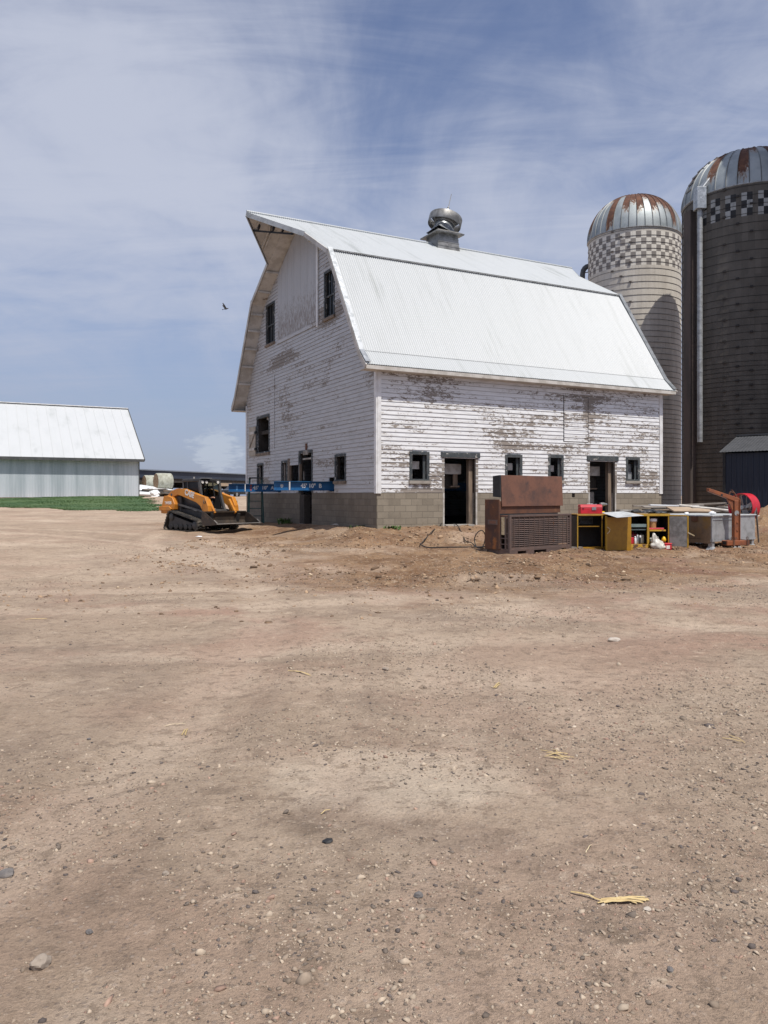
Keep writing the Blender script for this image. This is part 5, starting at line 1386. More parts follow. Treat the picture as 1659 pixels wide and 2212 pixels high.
# ------------------------------------------------------------------ people: skinned skeletons
def skin_body(name, joints, edges, mats, parent=None, sub=2, root=0):
    me = bpy.data.meshes.new(name); keys = list(joints); me.from_pydata([joints[k][0] for k in keys], [(keys.index(a), keys.index(b)) for a, b in edges], [])
    o = bpy.data.objects.new(name, me); COL.objects.link(o)
    sk = o.modifiers.new('skin', 'SKIN'); sk.use_smooth_shade = True
    for i, k in enumerate(keys):
        r_ = joints[k][1]; me.skin_vertices[0].data[i].radius = r_ if isinstance(r_, tuple) else (r_, r_); me.skin_vertices[0].data[i].use_root = (i == root)
    o.modifiers.new('sub', 'SUBSURF').levels = sub; o.modifiers[-1].render_levels = sub
    dg = bpy.context.evaluated_depsgraph_get(); m2 = bpy.data.meshes.new_from_object(o.evaluated_get(dg)); bpy.data.objects.remove(o)
    m2.materials.clear()
    for x in mats: m2.materials.append(x)
    m2.name = name
    o = bpy.data.objects.new(name, m2); COL.objects.link(o); o.parent = parent; return o
def operator():
    root = thing('person', 'seated operator in a black shirt and jeans, one bare forearm on the controls', 'person', LO, math.atan2(-.62, .78))
    H = lambda x, y, z: Vector((x, y, z))
    J = {'pelvis': (H(-.16, 0, 1.04), (.15, .12)), 'waist': (H(-.19, 0, 1.17), (.145, .11)), 'chest': (H(-.18, 0, 1.36), (.17, .12)), 'neckb': (H(-.14, 0, 1.5), (.075, .075)), 'neck': (H(-.1, 0, 1.55), .052), 'head0': (H(-.07, 0, 1.63), (.07, .08)), 'head1': (H(-.055, 0, 1.7), (.082, .09)), 'head2': (H(-.06, 0, 1.765), (.06, .07))}
    E = [('pelvis', 'waist'), ('waist', 'chest'), ('chest', 'neckb'), ('neckb', 'neck'), ('neck', 'head0'), ('head0', 'head1'), ('head1', 'head2')]
    for s, t in ((-1, 'r'), (1, 'l')):
        J['sh' + t] = (H(-.15, s * .2, 1.43), .062); J['el' + t] = (H(.02, s * .27, 1.2), .045); J['wr' + t] = (H(.26, s * .3, 1.22), .03); J['pa' + t] = (H(.33, s * .29, 1.23), (.022, .036))
        J['hip' + t] = (H(-.08, s * .1, 1.02), .09); J['kn' + t] = (H(.34, s * .16, 1.05), .066); J['an' + t] = (H(.5, s * .15, .78), .043); J['to' + t] = (H(.64, s * .16, .79), .036)
        E += [('chest', 'sh' + t), ('sh' + t, 'el' + t), ('el' + t, 'wr' + t), ('wr' + t, 'pa' + t), ('pelvis', 'hip' + t), ('hip' + t, 'kn' + t), ('kn' + t, 'an' + t), ('an' + t, 'to' + t)]
        for f in range(4):
            b = H(.37, s * .29 + (f - 1.5) * .016, 1.235); J[f'f{t}{f}a'] = (b, .009); J[f'f{t}{f}b'] = (b + H(.03, 0, -.012), .0085); J[f'f{t}{f}c'] = (b + H(.028, 0, -.04), .0075)
            E += [('pa' + t, f'f{t}{f}a'), (f'f{t}{f}a', f'f{t}{f}b'), (f'f{t}{f}b', f'f{t}{f}c')]
        b = H(.315, s * .29 - s * .035, 1.23); J['th' + t] = (b, .011); J['tk' + t] = (b + H(.03, 0, -.015), .009); E += [('pa' + t, 'th' + t), ('th' + t, 'tk' + t)]
    o = skin_body('body', J, E, [M['skin'], M['black_shirt'], M['denim'], M['shoe']], root)
    for p in o.data.polygons:
        c = p.center
        if c.z < .86 and c.x > .4 and (c.x > .55 or c.z < .83): p.material_index = 3
        elif c.z < 1.1 and not (c.x > .15 and c.z > 1.14 and abs(c.y) > .22): p.material_index = 2
        elif c.z < 1.52 and c.x < .1: p.material_index = 1
        elif c.z < 1.14: p.material_index = 2
    m = MB()
    m.blob((.028, 0, 1.665), (.02, .016, .026), 2, .0, 1).build('nose', M['skin'], root)
    for s in (-1, 1):
        MB().blob((.018, s * .03, 1.695), (.011, .013, .009), 2, .0, 1).build('eye', M['black'], root)
        MB().blob((-.06, s * .088, 1.675), (.018, .01, .03), 2, .0, 1).build('ear', M['skin'], root)
    MB().bar((.018, -.022, 1.632), (.018, .022, 1.632), .012, .007).build('mouth', M['red_dark'], root)
    m = MB(); m.blob((-.072, 0, 1.735), (.1, .088, .06), 3, .1, 2).blob((-.11, 0, 1.68), (.062, .084, .07), 5, .1, 2); m.build('hair', M['hair'], root, smooth=60)
    return root
operator()
M['sheet_grey'] = weathered('sheet_grey', (.55, .57, .57), (.44, .46, .46), 3, .5, .2, c3=(.33, .33, .32), lo3=.6, hi3=.68)
# ------------------------------------------------------------------ brown louvred job box with its lid up
P0 = Vector((3.02, 18.8, 0)); P0.z = gz(3.9, 19.6) - .03
RJ = math.atan2(.643, .766)
jb = thing('job_box', 'rusty brown steel job box with louvred front and its big lid standing open', 'job box', P0, RJ)
JL, JD, JH = 2.43, .74, .985
br = M['brown_steel']
def part(name, mb, mat, par, **k): return mb.build(name, M[mat] if isinstance(mat, str) else mat, par, **k)
# skid base with fork pockets
m = MB()
for a, b_ in ((0, .3), (.62, .92), (1.4, 2.0), (2.2, 2.43)): m.box(a, b_, .0, JD, 0, .1)
m.box(0, JL, 0, JD, .1, .16); part('skid_base', m, br, jb, bevel=.004)
for x in (.0, JL - .07): part('front_post', MB().box(x, x + .07, .0, .07, .16, JH), br, jb, bevel=.004)
part('front_rail', MB().box(.07, JL - .07, .0, .06, JH - .05, JH), br, jb, bevel=.004)
part('front_sill', MB().box(.07, JL - .07, .004, .06, .16, .2), br, jb)
m = MB(); n = 14
for k in range(n):
    z = .225 + (JH - .36) * k / (n - 1); m.hexa([(.07, .008, z), (JL - .07, .008, z), (JL - .07, .06, z + .03), (.07, .06, z + .03)], [(.07, .012, z + .016), (JL - .07, .012, z + .016), (JL - .07, .064, z + .042), (.07, .064, z + .042)])
part('louvre_panel', m, br, jb)
m = MB()
for k in range(12): x = .07 + (JL - .14) * (k + .5) / 12; m.box(x - .006, x + .006, .002, .0085, .2, JH - .06)
m.box(JL - .2, JL - .17, -.004, .0015, .18, JH - .05); part('wire_bar', m, br, jb)
m = MB()
for k in range(56):
    x = .08 + (JL - .18) * k / 56
    for s in (0, 1): m.bar((x + s * .04, .02, JH - .13), (x + .04 - s * .04, .02, JH - .05), .006)
part('expanded_mesh', m, 'brown_steel', jb)
part('inner_back', MB().box(.05, JL - .05, .4, .43, .16, JH + .02), 'black', jb)
part('back_panel', MB().box(.1, JL + .05, .4, .44, JH + .021, JH + .33), 'rust', jb)
part('ledge', MB().box(.05, JL - .12, .09, .39, JH - .06, JH - .02), 'rust_plate', jb)
part('plank', MB().box(-.004, .02, .13, .26, .5, JH - .06), M['straw_pale'], jb)
for y in (.28, .11): part('side_post', MB().box(-.006, .05, y, y + .045, .16, JH - .05), br, jb)
part('rear_post', MB().box(JL - .06, JL, JD - .06, JD, .16, JH), br, jb)
for z in (.26, .4, .52): part('side_rung', MB().box(.0, .03, .07, .28, z, z + .025), br, jb)
ep = part('end_plate', MB().box(-.05, -.012, .3, JD + .02, .14, 1.36), 'rust_orange', jb, bevel=.004)
part('handle_slot', MB().box(-.056, -.0505, .34, .66, .74, .86), 'brown_steel', ep)
part('handle_pocket', MB().box(-.06, -.0565, .4, .6, .765, .84), 'rust_plate', ep)
part('plate_edge', MB().box(-.058, -.0, .325, .345, .14, 1.36), br, ep) if False else None
part('rear_box', MB().box(.0, JL - .06, JD - .03, JD, .16, JH + .3), 'rust', jb)
lid = part('lid', MB().hexa([(.14, .36, JH + .2), (JL + .12, .36, JH + .2), (JL + .12, .395, JH + .2), (.14, .395, JH + .2)], [(.13, .385, JH + .97), (JL + .11, .385, JH + .97), (JL + .11, .42, JH + .97), (.13, .42, JH + .97)]), 'rust_plate', jb, bevel=.004, fixn=True)
part('lid_return', MB().hexa([(.09, .38, JH + .42), (.134, .38, JH + .42), (.134, .62, JH + .44), (.09, .62, JH + .44)], [(.085, .392, JH + .97), (.128, .392, JH + .97), (.128, .62, JH + .95), (.085, .62, JH + .95)]), 'black', lid, fixn=True)

# ------------------------------------------------------------------ yellow open tool cabinet
C0 = at(1247, 1184, 20.55); C0.z = gz(6.3, 20.8) - .02
cab = thing('tool_cabinet', 'long yellow steel tool cabinet with its doors hanging open and shelves full of gear', 'cabinet', C0, R(5))
CLn, CD, CH = 2.53, .62, .98
Y = 'yellow'
part('base', MB().box(0, CLn, .03, CD, 0, .12), 'ochre', cab)
part('kick_plate', MB().box(1.44, 1.92, -.012, .028, .0, .2), 'yellow_worn', cab, bevel=.004)
part('kick_plate', MB().box(2.02, 2.5, .0, .029, .02, .17), 'yellow_worn', cab, bevel=.004)
part('back_panel', MB().box(0, CLn, CD - .02, CD, .12, CH), 'black', cab)
part('side_panel', MB().box(0, .02, .04, CD - .021, .12, CH - .02), 'black', cab)
part('side_panel', MB().box(CLn - .02, CLn, .04, CD - .021, .12, CH - .02), 'black', cab)
for x, w in ((0, .026), (.66, .03), (1.42, .045), (1.9, .06), (CLn - .05, .04)): part('post', MB().box(x, x + w, 0, .039, .12, CH - .03), Y, cab, bevel=.004)
part('top_rail', MB().box(0, .7, -.003, .036, CH - .02, CH + .01), 'ochre', cab, bevel=.004)
part('top_rail', MB().box(1.42, CLn, -.003, .036, CH - .029, CH + .03), Y, cab, bevel=.004)
part('top', MB().box(0, CLn, .037, CD + .03, CH + .0, CH + .03), 'ochre', cab, bevel=.004)
part('divider', MB().box(1.4, 1.42, .04, CD - .021, .12, CH), 'black', cab); part('divider', MB().box(1.92, 1.94, .04, CD - .021, .12, CH), 'black', cab)
part('shelf', MB().box(.03, .64, .09, CD - .03, .67, .69), 'ochre', cab)
part('shelf', MB().box(1.47, 1.9, .06, CD - .03, .58, .61), 'teal_shelf', cab); part('shelf', MB().box(1.47, 1.9, .03, CD - .03, .66, .74), 'teal_shelf', cab)
part('shelf', MB().box(1.975, 2.42, .02, CD - .03, .55, .59), 'yellow_worn', cab)
part('shelf', MB().box(1.47, 1.9, .04, CD - .03, .19, .21), 'ochre', cab); part('shelf', MB().box(1.975, CLn - .05, .04, CD - .03, .17, .2), 'ochre', cab)
m = MB()
for k in range(16):
    x = .1 + .033 * k
    for s in (0, 1): m.bar((x + s * .03, CD - .04, .72), (x + .03 - s * .03, CD - .04, .94), .006)
part('back_mesh', m, 'galv_dull', cab)
# door swung most of the way shut across the first bay
ang = R(8)
D1 = Matrix.Translation((1.44, -.03, 0)) @ Matrix.Rotation(R(188 + 10), 4, 'Z')
dw = .79
d1 = part('door', MB().box(0, dw, -.02, .02, .06, CH - .05).tf(D1), 'ochre', cab, bevel=.004)
part('door_edge', MB().box(dw, dw + .03, -.03, .03, .02, CH - .02).tf(D1), Y, d1, bevel=.004)
m = MB(); m.tube([(dw + .015, .035, .5), (dw - .03, .075, .56), (dw - .05, .075, .62), (dw + .01, .035, .68)], .012, 8).tf(D1); part('handle', m, 'straw_pale', d1)
part('door_bottom', MB().box(0, dw, -.024, .024, .0, .055).tf(D1), 'yellow_worn', d1)
tq = [at(1332, 1118.5, 19.9) - C0, at(1391, 1114, 20.1) - C0, at(1346, 1105, 20.75) - C0, at(1300, 1108, 20.5) - C0]; tray = MB().hexa(tq, [q + Vector((0, 0, .008)) for q in tq])
D2 = Matrix.Translation((CLn - .02, .0, 0)) @ Matrix.Rotation(R(-28), 4, 'Z')
d2 = part('door', MB().box(0, .44, -.015, .02, .15, CH - .03).tf(D2), 'galv_dark', cab, bevel=.003)
part('door_edge', MB().box(.44, .475, -.022, .025, .12, CH - .02).tf(D2), Y, d2, bevel=.003)
part('door_top', MB().box(0, .44, -.02, .024, CH - .0295, CH + .0).tf(D2), Y, d2)
part('handle', MB().bar((.46, -.03, .52), (.62, -.07, .44), .022).tf(D2), 'straw_pale', d2)
def stand(x, y, z):          # a place on or in the cabinet, in world terms
    return Matrix.Translation(C0) @ Matrix.Rotation(R(5), 4, 'Z') @ Vector((x, y, z))
def item(name, label, cat, x, y, z, rz=0, group=None): return thing(name, label, cat, stand(x, y, z), R(5) + rz, group)
def single(name, label, cat, mb, mat, x, y, z, rz=0, **k):
    g = k.pop('group', None); mt = M[mat] if isinstance(mat, str) else mat
    o = mb.build(name, mt, loc=stand(x, y, z), rot=(0, 0, R(5) + rz), **k); return tag(o, label, cat, g)
o = tray.build('sheet_metal', M['sheet_grey'], loc=C0, fixn=True); tag(o, 'bent grey sheet of metal lying over the yellow cabinet door', 'sheet metal')
# red toolbox with drill
tb = item('toolbox', 'bright red metal toolbox standing on top of the yellow cabinet', 'toolbox', .14, .14, CH + .031, R(-3))
part('box', MB().box(0, .58, 0, .26, 0, .16), 'red', tb, bevel=.01); part('lid', MB().hexa([(-.006, -.006, .163), (.586, -.006, .163), (.586, .266, .163), (-.006, .266, .163)], [(-.002, .03, .245), (.582, .03, .245), (.582, .23, .245), (-.002, .23, .245)]), 'red', tb, bevel=.008)
part('latch', MB().box(.3, .41, -.016, -.0065, .1, .18), 'galv', tb); part('handle', MB().tube([(.2, .13, .246), (.21, .13, .262), (.37, .13, .262), (.38, .13, .246)], .008, 8), 'galv', tb)
part('clip', MB().box(.05, .09, -.012, -.0005, .13, .17), 'red_dark', tb)
dr = item('power_drill', 'yellow and dark cordless drill standing behind the red toolbox', 'drill', .79, .26, CH + .031, R(20))
part('body', MB().lathe([(.02, -.1), (.045, -.09), (.05, .02), (.035, .08)], (0, 0, .25), 16, 'x', caps=True), 'galv_dark', dr, smooth=50); part('chuck', MB().lathe([(.03, .08), (.03, .11), (.012, .15)], (0, 0, .25), 12, 'x', caps=True), 'galv', dr, smooth=40)
part('grip', MB().bar((-.04, 0, .22), (-.06, 0, .06), .045, .055), 'black', dr, bevel=.01); part('battery', MB().box(-.11, .03, -.045, .045, 0, .065), 'bright_yellow', dr, bevel=.01)
single('wrench', 'small steel wrench lying on the red toolbox lid', 'wrench', MB().bar((0, 0, 0), (.16, .02, 0), .025, .012).blob((.17, .02, .002), (.03, .02, .01), 1, 0, 1), 'galv', .42, .2, CH + .282)
# top clutter
single('black_bin', 'low grey wire basket on the far edge of the yellow cabinet top', 'basket', MB().box(0, .5, 0, .3, 0, .1), 'galv_dark', 1.28, .3, CH + .031, bevel=.01)
m = MB()
for k in range(7): m.blob((.12 * k, .03 * math.sin(k * 2), .03 + .02 * math.cos(k * 1.7)), (.15, .18, .055), k, .35, 2)
single('tarp', 'black tarpaulin crumpled on top of the yellow cabinet', 'tarp', m, 'tarp_black', 1.72, .36, CH + .04, smooth=60)
single('cardboard', 'flat piece of tan cardboard on the yellow cabinet top', 'cardboard', MB().box(0, .5, 0, .3, 0, .014), 'tan_board', 1.46, .06, CH + .035, R(4))
single('pry_bar', 'dark pry bar lying across the yellow cabinet top beside the red toolbox', 'pry bar', MB().bar((0, 0, .01), (.5, -.06, .01), .03, .022).bar((.5, -.06, .01), (.55, -.05, .04), .03, .015), 'black', .72, .08, CH + .035)
# on the shelves
bk_ = item('plastic_bucket', 'tan bucket with a white rim on the upper shelf of the yellow cabinet', 'bucket', 2.12, .18, .635)
part('pail', MB().lathe([(.0, 0), (.095, 0), (.11, .17)], n=24), 'bucket_tan', bk_, smooth=40); part('rim', MB().lathe([(.112, .172), (.12, .174), (.12, .24), (.1, .25), (.0, .25)], n=24), 'plastic_white', bk_, smooth=40)
single('red_case', 'flat pinkish red plastic case under the tan bucket', 'case', MB().box(-.17, .27, -.12, .12, 0, .042), 'pink_red', 2.13, .2, .592, bevel=.008)
jg = item('fuel_can', 'dark red plastic fuel can on the lower shelf of the yellow cabinet', 'fuel can', 1.6, .34, .212)
part('tank', MB().box(-.13, .17, -.1, .1, 0, .26), 'red_dark', jg, bevel=.04, seg=3); part('spout', MB().tube([(.1, 0, .26), (.14, 0, .32)], .03, 10), 'black', jg); part('handle', MB().tube([(-.08, 0, .25), (-.08, 0, .3), (.06, 0, .3), (.06, 0, .25)], .016, 8), 'red_dark', jg)
single('red_tin', 'small square red tin in front of the fuel can', 'tin', MB().box(-.06, .06, -.05, .05, 0, .17), 'red', 1.53, .16, .212, bevel=.006)
def spray(lab, x, y, mat, h=.2, rz=0):
    s = item('spray_can', lab, 'spray can', x, y, .212, rz, 'spray cans on the lower shelf'); part('can', MB().lathe([(0, 0), (.031, 0), (.033, .004), (.033, h - .02), (.026, h)], n=18), mat, s, smooth=40); part('cap', MB().lathe([(.026, h), (.026, h + .035), (.012, h + .05), (0, h + .05)], n=14), 'plastic_white', s, smooth=40)
spray('short white spray can standing closest to the red tin on the shelf', 1.615, .1, 'plastic_white', .15)
spray('steel grey spray can beside the white one on the lower shelf', 1.69, .14, 'galv', .2)
spray('dark spray can between the grey can and the beige jug', 1.755, .11, 'loader_grey', .17)
jq = item('plastic_jug', 'beige plastic jug with a black cap at the end of the lower shelf', 'jug', 1.83, .24, .212); part('jug', MB().box(-.06, .06, -.09, .09, 0, .24), 'beige', jq, bevel=.03, seg=2); part('cap', MB().lathe([(.03, .24), (.03, .29), (0, .29)], n=12), 'black', jq)
single('grey_bin', 'grey plastic parts bin tipped up in the right bay of the yellow cabinet', 'bin', MB().hexa([(0, 0, 0), (.26, 0, 0), (.26, .2, 0), (0, .2, 0)], [(-.06, -.03, .16), (.18, -.03, .2), (.18, .24, .2), (-.06, .24, .16)]), 'fan_grey', 2.06, .1, .202, bevel=.01, fixn=True)
single('small_red_box', 'little red box beside the yellow lantern', 'box', MB().box(0, .12, 0, .1, 0, .075), 'red', 2.27, .07, .202, bevel=.006)
ln = item('lantern', 'bright yellow lantern on a black base in the right bay of the cabinet', 'lantern', 2.43 - .02, .12, .202); part('base', MB().lathe([(0, 0), (.06, 0), (.06, .05), (.045, .06)], n=16), 'black', ln); part('head', MB().lathe([(.045, .06), (.066, .08), (.066, .13), (.05, .17), (.02, .2), (0, .2)], n=18), 'bright_yellow', ln, smooth=50)
m = MB(); m.blob((0, 0, .12), (.15, .1, .15), 3, .5, 3).blob((-.05, .02, .26), (.07, .06, .16), 8, .5, 3).blob((.12, -.02, .08), (.1, .08, .09), 5, .5, 3)
p_ = stand(2.1, -.14, 0); o = m.build('plastic_bag', weathered('bag_white', (.6, .58, .52), (.46, .44, .38), 5, .4, bump=.4), loc=(p_.x, p_.y, gz(p_.x, p_.y)), smooth=60); tag(o, 'crumpled white plastic bag slumped against the front of the yellow cabinet', 'plastic bag')
p_ = stand(2.38, -.13, 0); rt = thing('red_tub', 'small red tub with a paper label on the ground by the plastic bag', 'tub', (p_.x, p_.y, gz(p_.x, p_.y)), R(10))
part('tub', MB().box(-.1, .1, -.08, .08, 0, .15), 'red', rt, bevel=.02, seg=2); part('lid', MB().box(-.107, .107, -.087, .087, .151, .18), 'red', rt, bevel=.01); part('paper_label', MB().box(-.06, .04, -.083, -.0805, .03, .12), 'decal_white', rt)
m = MB(); m.box(-.4, .4, -.07, .07, 0, .05); p_ = stand(-.24, .05, 0); o = m.build('timber_block', M['grey_wood'], loc=(p_.x, p_.y, gz(p_.x, p_.y)), rot=(0, 0, R(12))); tag(o, 'short grey timber lying between the job box and the yellow cabinet', 'timber')

# ------------------------------------------------------------------ galvanised tank on legs
T0 = at(1538.6, 1185, 20.75); T0.z = gz(T0.x, T0.y)
tk = thing('metal_tank', 'grey galvanised steel tank on splayed legs beside the yellow cabinet', 'tank', T0, math.atan2(.6, .8))
TL, TD, zb_, zt2 = 2.2, 1.75, .27, .88
part('front_side', MB().box(.0, TL, .0, .04, zb_, zt2), 'galv_dull', tk, bevel=.006)
ts = weathered('tank_side', (.24, .17, .11), (.17, .125, .085), 1.6, .5, .3, c3=(.3, .17, .04), lo3=.48, hi3=.72)  # yellow cabinet's reflection painted in as brown and ochre
part('left_side', MB().box(.0, .04, .041, TD, zb_, zt2), ts, tk, bevel=.006)
part('rear_side', MB().box(.041, TL, TD - .04, TD, zb_, zt2), 'galv_dull', tk); part('right_side', MB().box(TL - .04, TL, .041, TD - .041, zb_, zt2), 'galv_dull', tk)
part('floor', MB().box(.041, TL - .041, .041, TD - .041, zb_ + .02, zb_ + .05), 'galv_dull', tk)
part('cover', MB().box(-.03, TL + .03, -.03, TD + .03, zt2 + .001, zt2 + .035), 'sheet_grey', tk, bevel=.006)
part('front_rim', MB().box(.02, TL * .5, -.012, -.0005, zt2 - .1, zt2 - .085), 'galv', tk); part('base_flange', MB().box(-.012, TL + .01, -.012, .05, zb_ - .06, zb_ - .001), 'galv_dull', tk)
part('base_flange', MB().box(-.013, .04, .051, TD, zb_ - .1, zb_ - .001), ts, tk)
part('bracket', MB().box(-.05, -.0005, .42, .58, zt2 - .13, zt2), 'rust', tk)
for x, y in ((.03, .03), (TL - .13, .03), (.03, TD - .14), (TL - .13, TD - .14)):
    part('leg', MB().hexa([(x - .07, y - .07, -.02), (x + .15, y - .07, -.02), (x + .15, y + .15, -.02), (x - .07, y + .15, -.02)], [(x - .01, y - .01, .08), (x + .1, y - .01, .08), (x + .1, y + .1, .08), (x - .01, y + .1, .08)]).hexa([(x - .01, y - .01, .081), (x + .1, y - .01, .081), (x + .1, y + .1, .081), (x - .01, y + .1, .081)], [(x - .02, y - .02, zb_ - .062), (x + .11, y - .02, zb_ - .062), (x + .11, y + .11, zb_ - .062), (x - .02, y + .11, zb_ - .062)]), 'galv_dull', tk, fixn=True)
tm = Matrix.Translation(T0) @ Matrix.Rotation(math.atan2(.6, .8), 4, 'Z')
for k, (x, y, r_, lab) in enumerate(((.25, .9, .05, 'small white fitting lying on the grey tank cover beside a wire'), (.62, .35, .075, 'shiny bundle of pale scrap on the corner of the tank cover'))):
    m = MB(); m.blob((0, 0, r_ * .6), (r_ * 1.3, r_, r_ * .7), k, .5, 2); o = m.build('scrap_piece', M['plastic_white'], loc=tm @ Vector((x, y, zt2 + .035)), smooth=50); tag(o, lab, 'scrap')
# ------------------------------------------------------------------ orange forklift jib leaning in front of the tank
G0 = at(1589, 1178, 20.95); G0.z = gz(G0.x, G0.y)
jib = thing('lifting_jib', 'rusty orange forklift jib with a hooked arm standing in front of the grey tank', 'lifting jib', G0, R(14))
ro = weathered('jib_orange', (.27, .085, .03), (.19, .065, .03), 4, .6, c3=(.13, .06, .035), lo3=.55, hi3=.66)
part('mast', MB().box(-.075, .06, -.06, .07, .2, 1.27), ro, jib, bevel=.01); part('mast_rib', MB().box(.061, .085, -.09, .09, .2, 1.3), ro, jib, bevel=.006)
part('arm', MB().hexa([(.07, -.055, 1.2), (.07, .055, 1.2), (-.86, .055, 1.51), (-.86, -.055, 1.51)], [(.085, -.055, 1.325), (.085, .055, 1.325), (-.86, .055, 1.595), (-.86, -.055, 1.595)]), ro, jib, bevel=.008, fixn=True)
part('gusset', MB().prism([(-.1, .98), (-.1, 1.26), (-.28, 1.32)], 'y', -.03, .03), ro, jib, fixn=True)
part('arm_hole', MB().box(-.5, -.44, -.0575, -.0555, 1.38, 1.44), 'black', jib)
for x0_ in (-.36,): part('fork_sleeve', MB().box(-.36, .33, -.13, .1, .07, .2), ro, jib, bevel=.01)
part('sleeve_mouth', MB().box(-.364, -.361, -.09, .06, .09, .18), 'black', jib)
for x in (-.18, .24): part('sleeve_collar', MB().box(x, x + .05, -.145, .115, .055, .215), 'rust', jib)
for x in (-.19, .28): part('eye_bolt', MB().tube([(x + .03 * math.cos(a), -.1, .26 + .035 * math.sin(a)) for a in np.linspace(0, 6.28, 12)], .008, 6), 'rust', jib)
for x in (-.12, .02): part('foot', MB().hexa([(x - .06, -.16, -.01), (x + .06, -.16, -.01), (x + .06, .0, -.01), (x - .06, .0, -.01)], [(x - .03, -.1, .07), (x + .03, -.1, .07), (x + .03, .0, .07), (x - .03, .0, .07)]), 'galv_dark', jib)
part('plate', MB().lathe([(0, -.066), (.07, -.066), (.07, -.06)], (-.01, 0, .93), 18, 'y'), 'galv_dull', jib)
for z in (.45, .66, .88): part('weld_tab', MB().box(-.02, .03, -.075, -.0605, z, z + .03), ro, jib)
m = MB(); m.tube([(-.2, 0, 1.42), (-.18, -.02, 1.5), (-.1, -.03, 1.47), (-.12, 0, 1.54), (-.02, .02, 1.45), (.04, 0, 1.33)], .022, 8); o = m.build('chain', M['rust'], loc=G0, rot=(0, 0, R(14)), smooth=60); tag(o, 'rusty chain looped over the arm of the orange jib', 'chain')

# ------------------------------------------------------------------ red drum fan
F0 = at(1607, 1096, 22.95); fg = gz(F0.x, F0.y); FH = F0.z - fg
fan = thing('drum_fan', 'large red drum fan with grey blades behind the grey tank', 'fan', (F0.x, F0.y, fg), R(-152))
q_ = .40
part('drum', MB().lathe([(q_ + .0, -.16), (q_ + .015, -.165), (q_ + .015, .165), (q_, .16), (q_ - .012, .155), (q_ - .012, -.155), (q_, -.16)], (0, 0, FH), 44, 'x'), 'red', fan, smooth=40)
part('hub', MB().lathe([(0, .1), (.06, .1), (.07, .06), (.07, -.06), (0, -.06)], (0, 0, FH), 18, 'x'), 'galv', fan, smooth=40)
for k in range(4):
    a = R(20 + 90 * k); c_, s_ = math.cos(a), math.sin(a)
    part('blade', MB().hexa([(.05, c_ * .06 - s_ * -.05, FH + s_ * .06 + c_ * -.05), (-.03, c_ * .06 - s_ * .05, FH + s_ * .06 + c_ * .05), (-.06, c_ * .37 - s_ * .1, FH + s_ * .37 + c_ * .1), (.06, c_ * .37 - s_ * -.09, FH + s_ * .37 + c_ * -.09)],
         [(.056, c_ * .06 - s_ * -.05, FH + s_ * .06 + c_ * -.05), (-.024, c_ * .06 - s_ * .05, FH + s_ * .06 + c_ * .05), (-.054, c_ * .37 - s_ * .1, FH + s_ * .37 + c_ * .1), (.066, c_ * .37 - s_ * -.09, FH + s_ * .37 + c_ * -.09)]), 'fan_grey', fan, fixn=True)
for a in (90, 210, 330): part('motor_strut', MB().bar((-.1, 0, FH), (-.1, q_ * math.cos(R(a)), FH + q_ * math.sin(R(a))), .03, .02), 'galv_dark', fan)
part('motor', MB().lathe([(0, -.2), (.09, -.2), (.09, -.06), (0, -.06)], (0, 0, FH), 18, 'x'), 'galv_dark', fan)
for s in (-1, 1):
    part('stand_leg', MB().bar((-.25, s * .3, 0), (0, s * .4, FH), .04), 'galv_dark', fan); part('stand_leg', MB().bar((.25, s * .3, 0), (0, s * .4, FH), .04), 'galv_dark', fan)

# ------------------------------------------------------------------ heap of boards behind the tank, kerb and plank at the right edge
rr = random.Random(21)
for k in range(18):
    px = rr.uniform(1440, 1545); Yd = rr.uniform(24.2, 26.2); zt_ = 1.0 + .022 * k
    c = at(px, 1080, Yd); l = rr.uniform(1.0, 2.4)
    o = MB().box(-l / 2, l / 2, -.1, .1, -.018, .018).build('board', M[rr.choice(['grey_wood', 'grey_wood', 'raw_wood', 'pale_board', 'dark_inside'])], loc=(c.x, c.y, zt_ + rr.uniform(-.02, .02)), rot=(rr.uniform(-.12, .12), rr.uniform(-.1, .1), rr.uniform(-.55, .35)))
    tag(o, 'weathered board in the timber heap behind the grey tank', 'board', 'boards in the timber heap')
for k, (px, py, Yd, l, w, rx, ry, rz, mt, lab) in enumerate(((1455, 1092, 24.6, 1.5, .25, 0, .03, -.05, 'plastic_white', 'bright white board on top of the timber heap behind the cabinet'), (1530, 1098, 24.3, 1.7, .2, .2, .11, -.2, 'pale_board', 'pale plank sloping down the right side of the timber heap'), (1490, 1101, 24.1, 1.3, .5, .25, .02, .15, 'tan_board', 'broad tan panel lying low in the timber heap'))):
    o = MB().box(-l / 2, l / 2, -w / 2, w / 2, -.02, .02).build('board', M[mt], loc=at(px, py, Yd), rot=(rx, ry, rz)); tag(o, lab, 'board', 'boards in the timber heap')
m = MB()
for k in range(8): m.blob((rr.uniform(-1.3, 1.3), rr.uniform(-.5, .5), rr.uniform(.1, .45)), (rr.uniform(.3, .6), .4, rr.uniform(.2, .4)), k, .4)
c = at(1490, 1100, 25.2); o = m.build('rubble', M['dark_inside'], loc=(c.x, c.y, gz(c.x, c.y)), smooth=30); tag(o, 'dark jumbled scrap under the timber heap behind the tank', 'rubble', kind='stuff')
c = at(1668, 1118, 26.2); o = MB().box(-1.0, 1.6, -.12, .12, -.06, .05).build('white_plank', M['white_paint'], loc=c, rot=(0, R(2), R(-12)), bevel=.01); tag(o, 'white painted plank lying in front of the navy shed', 'plank')
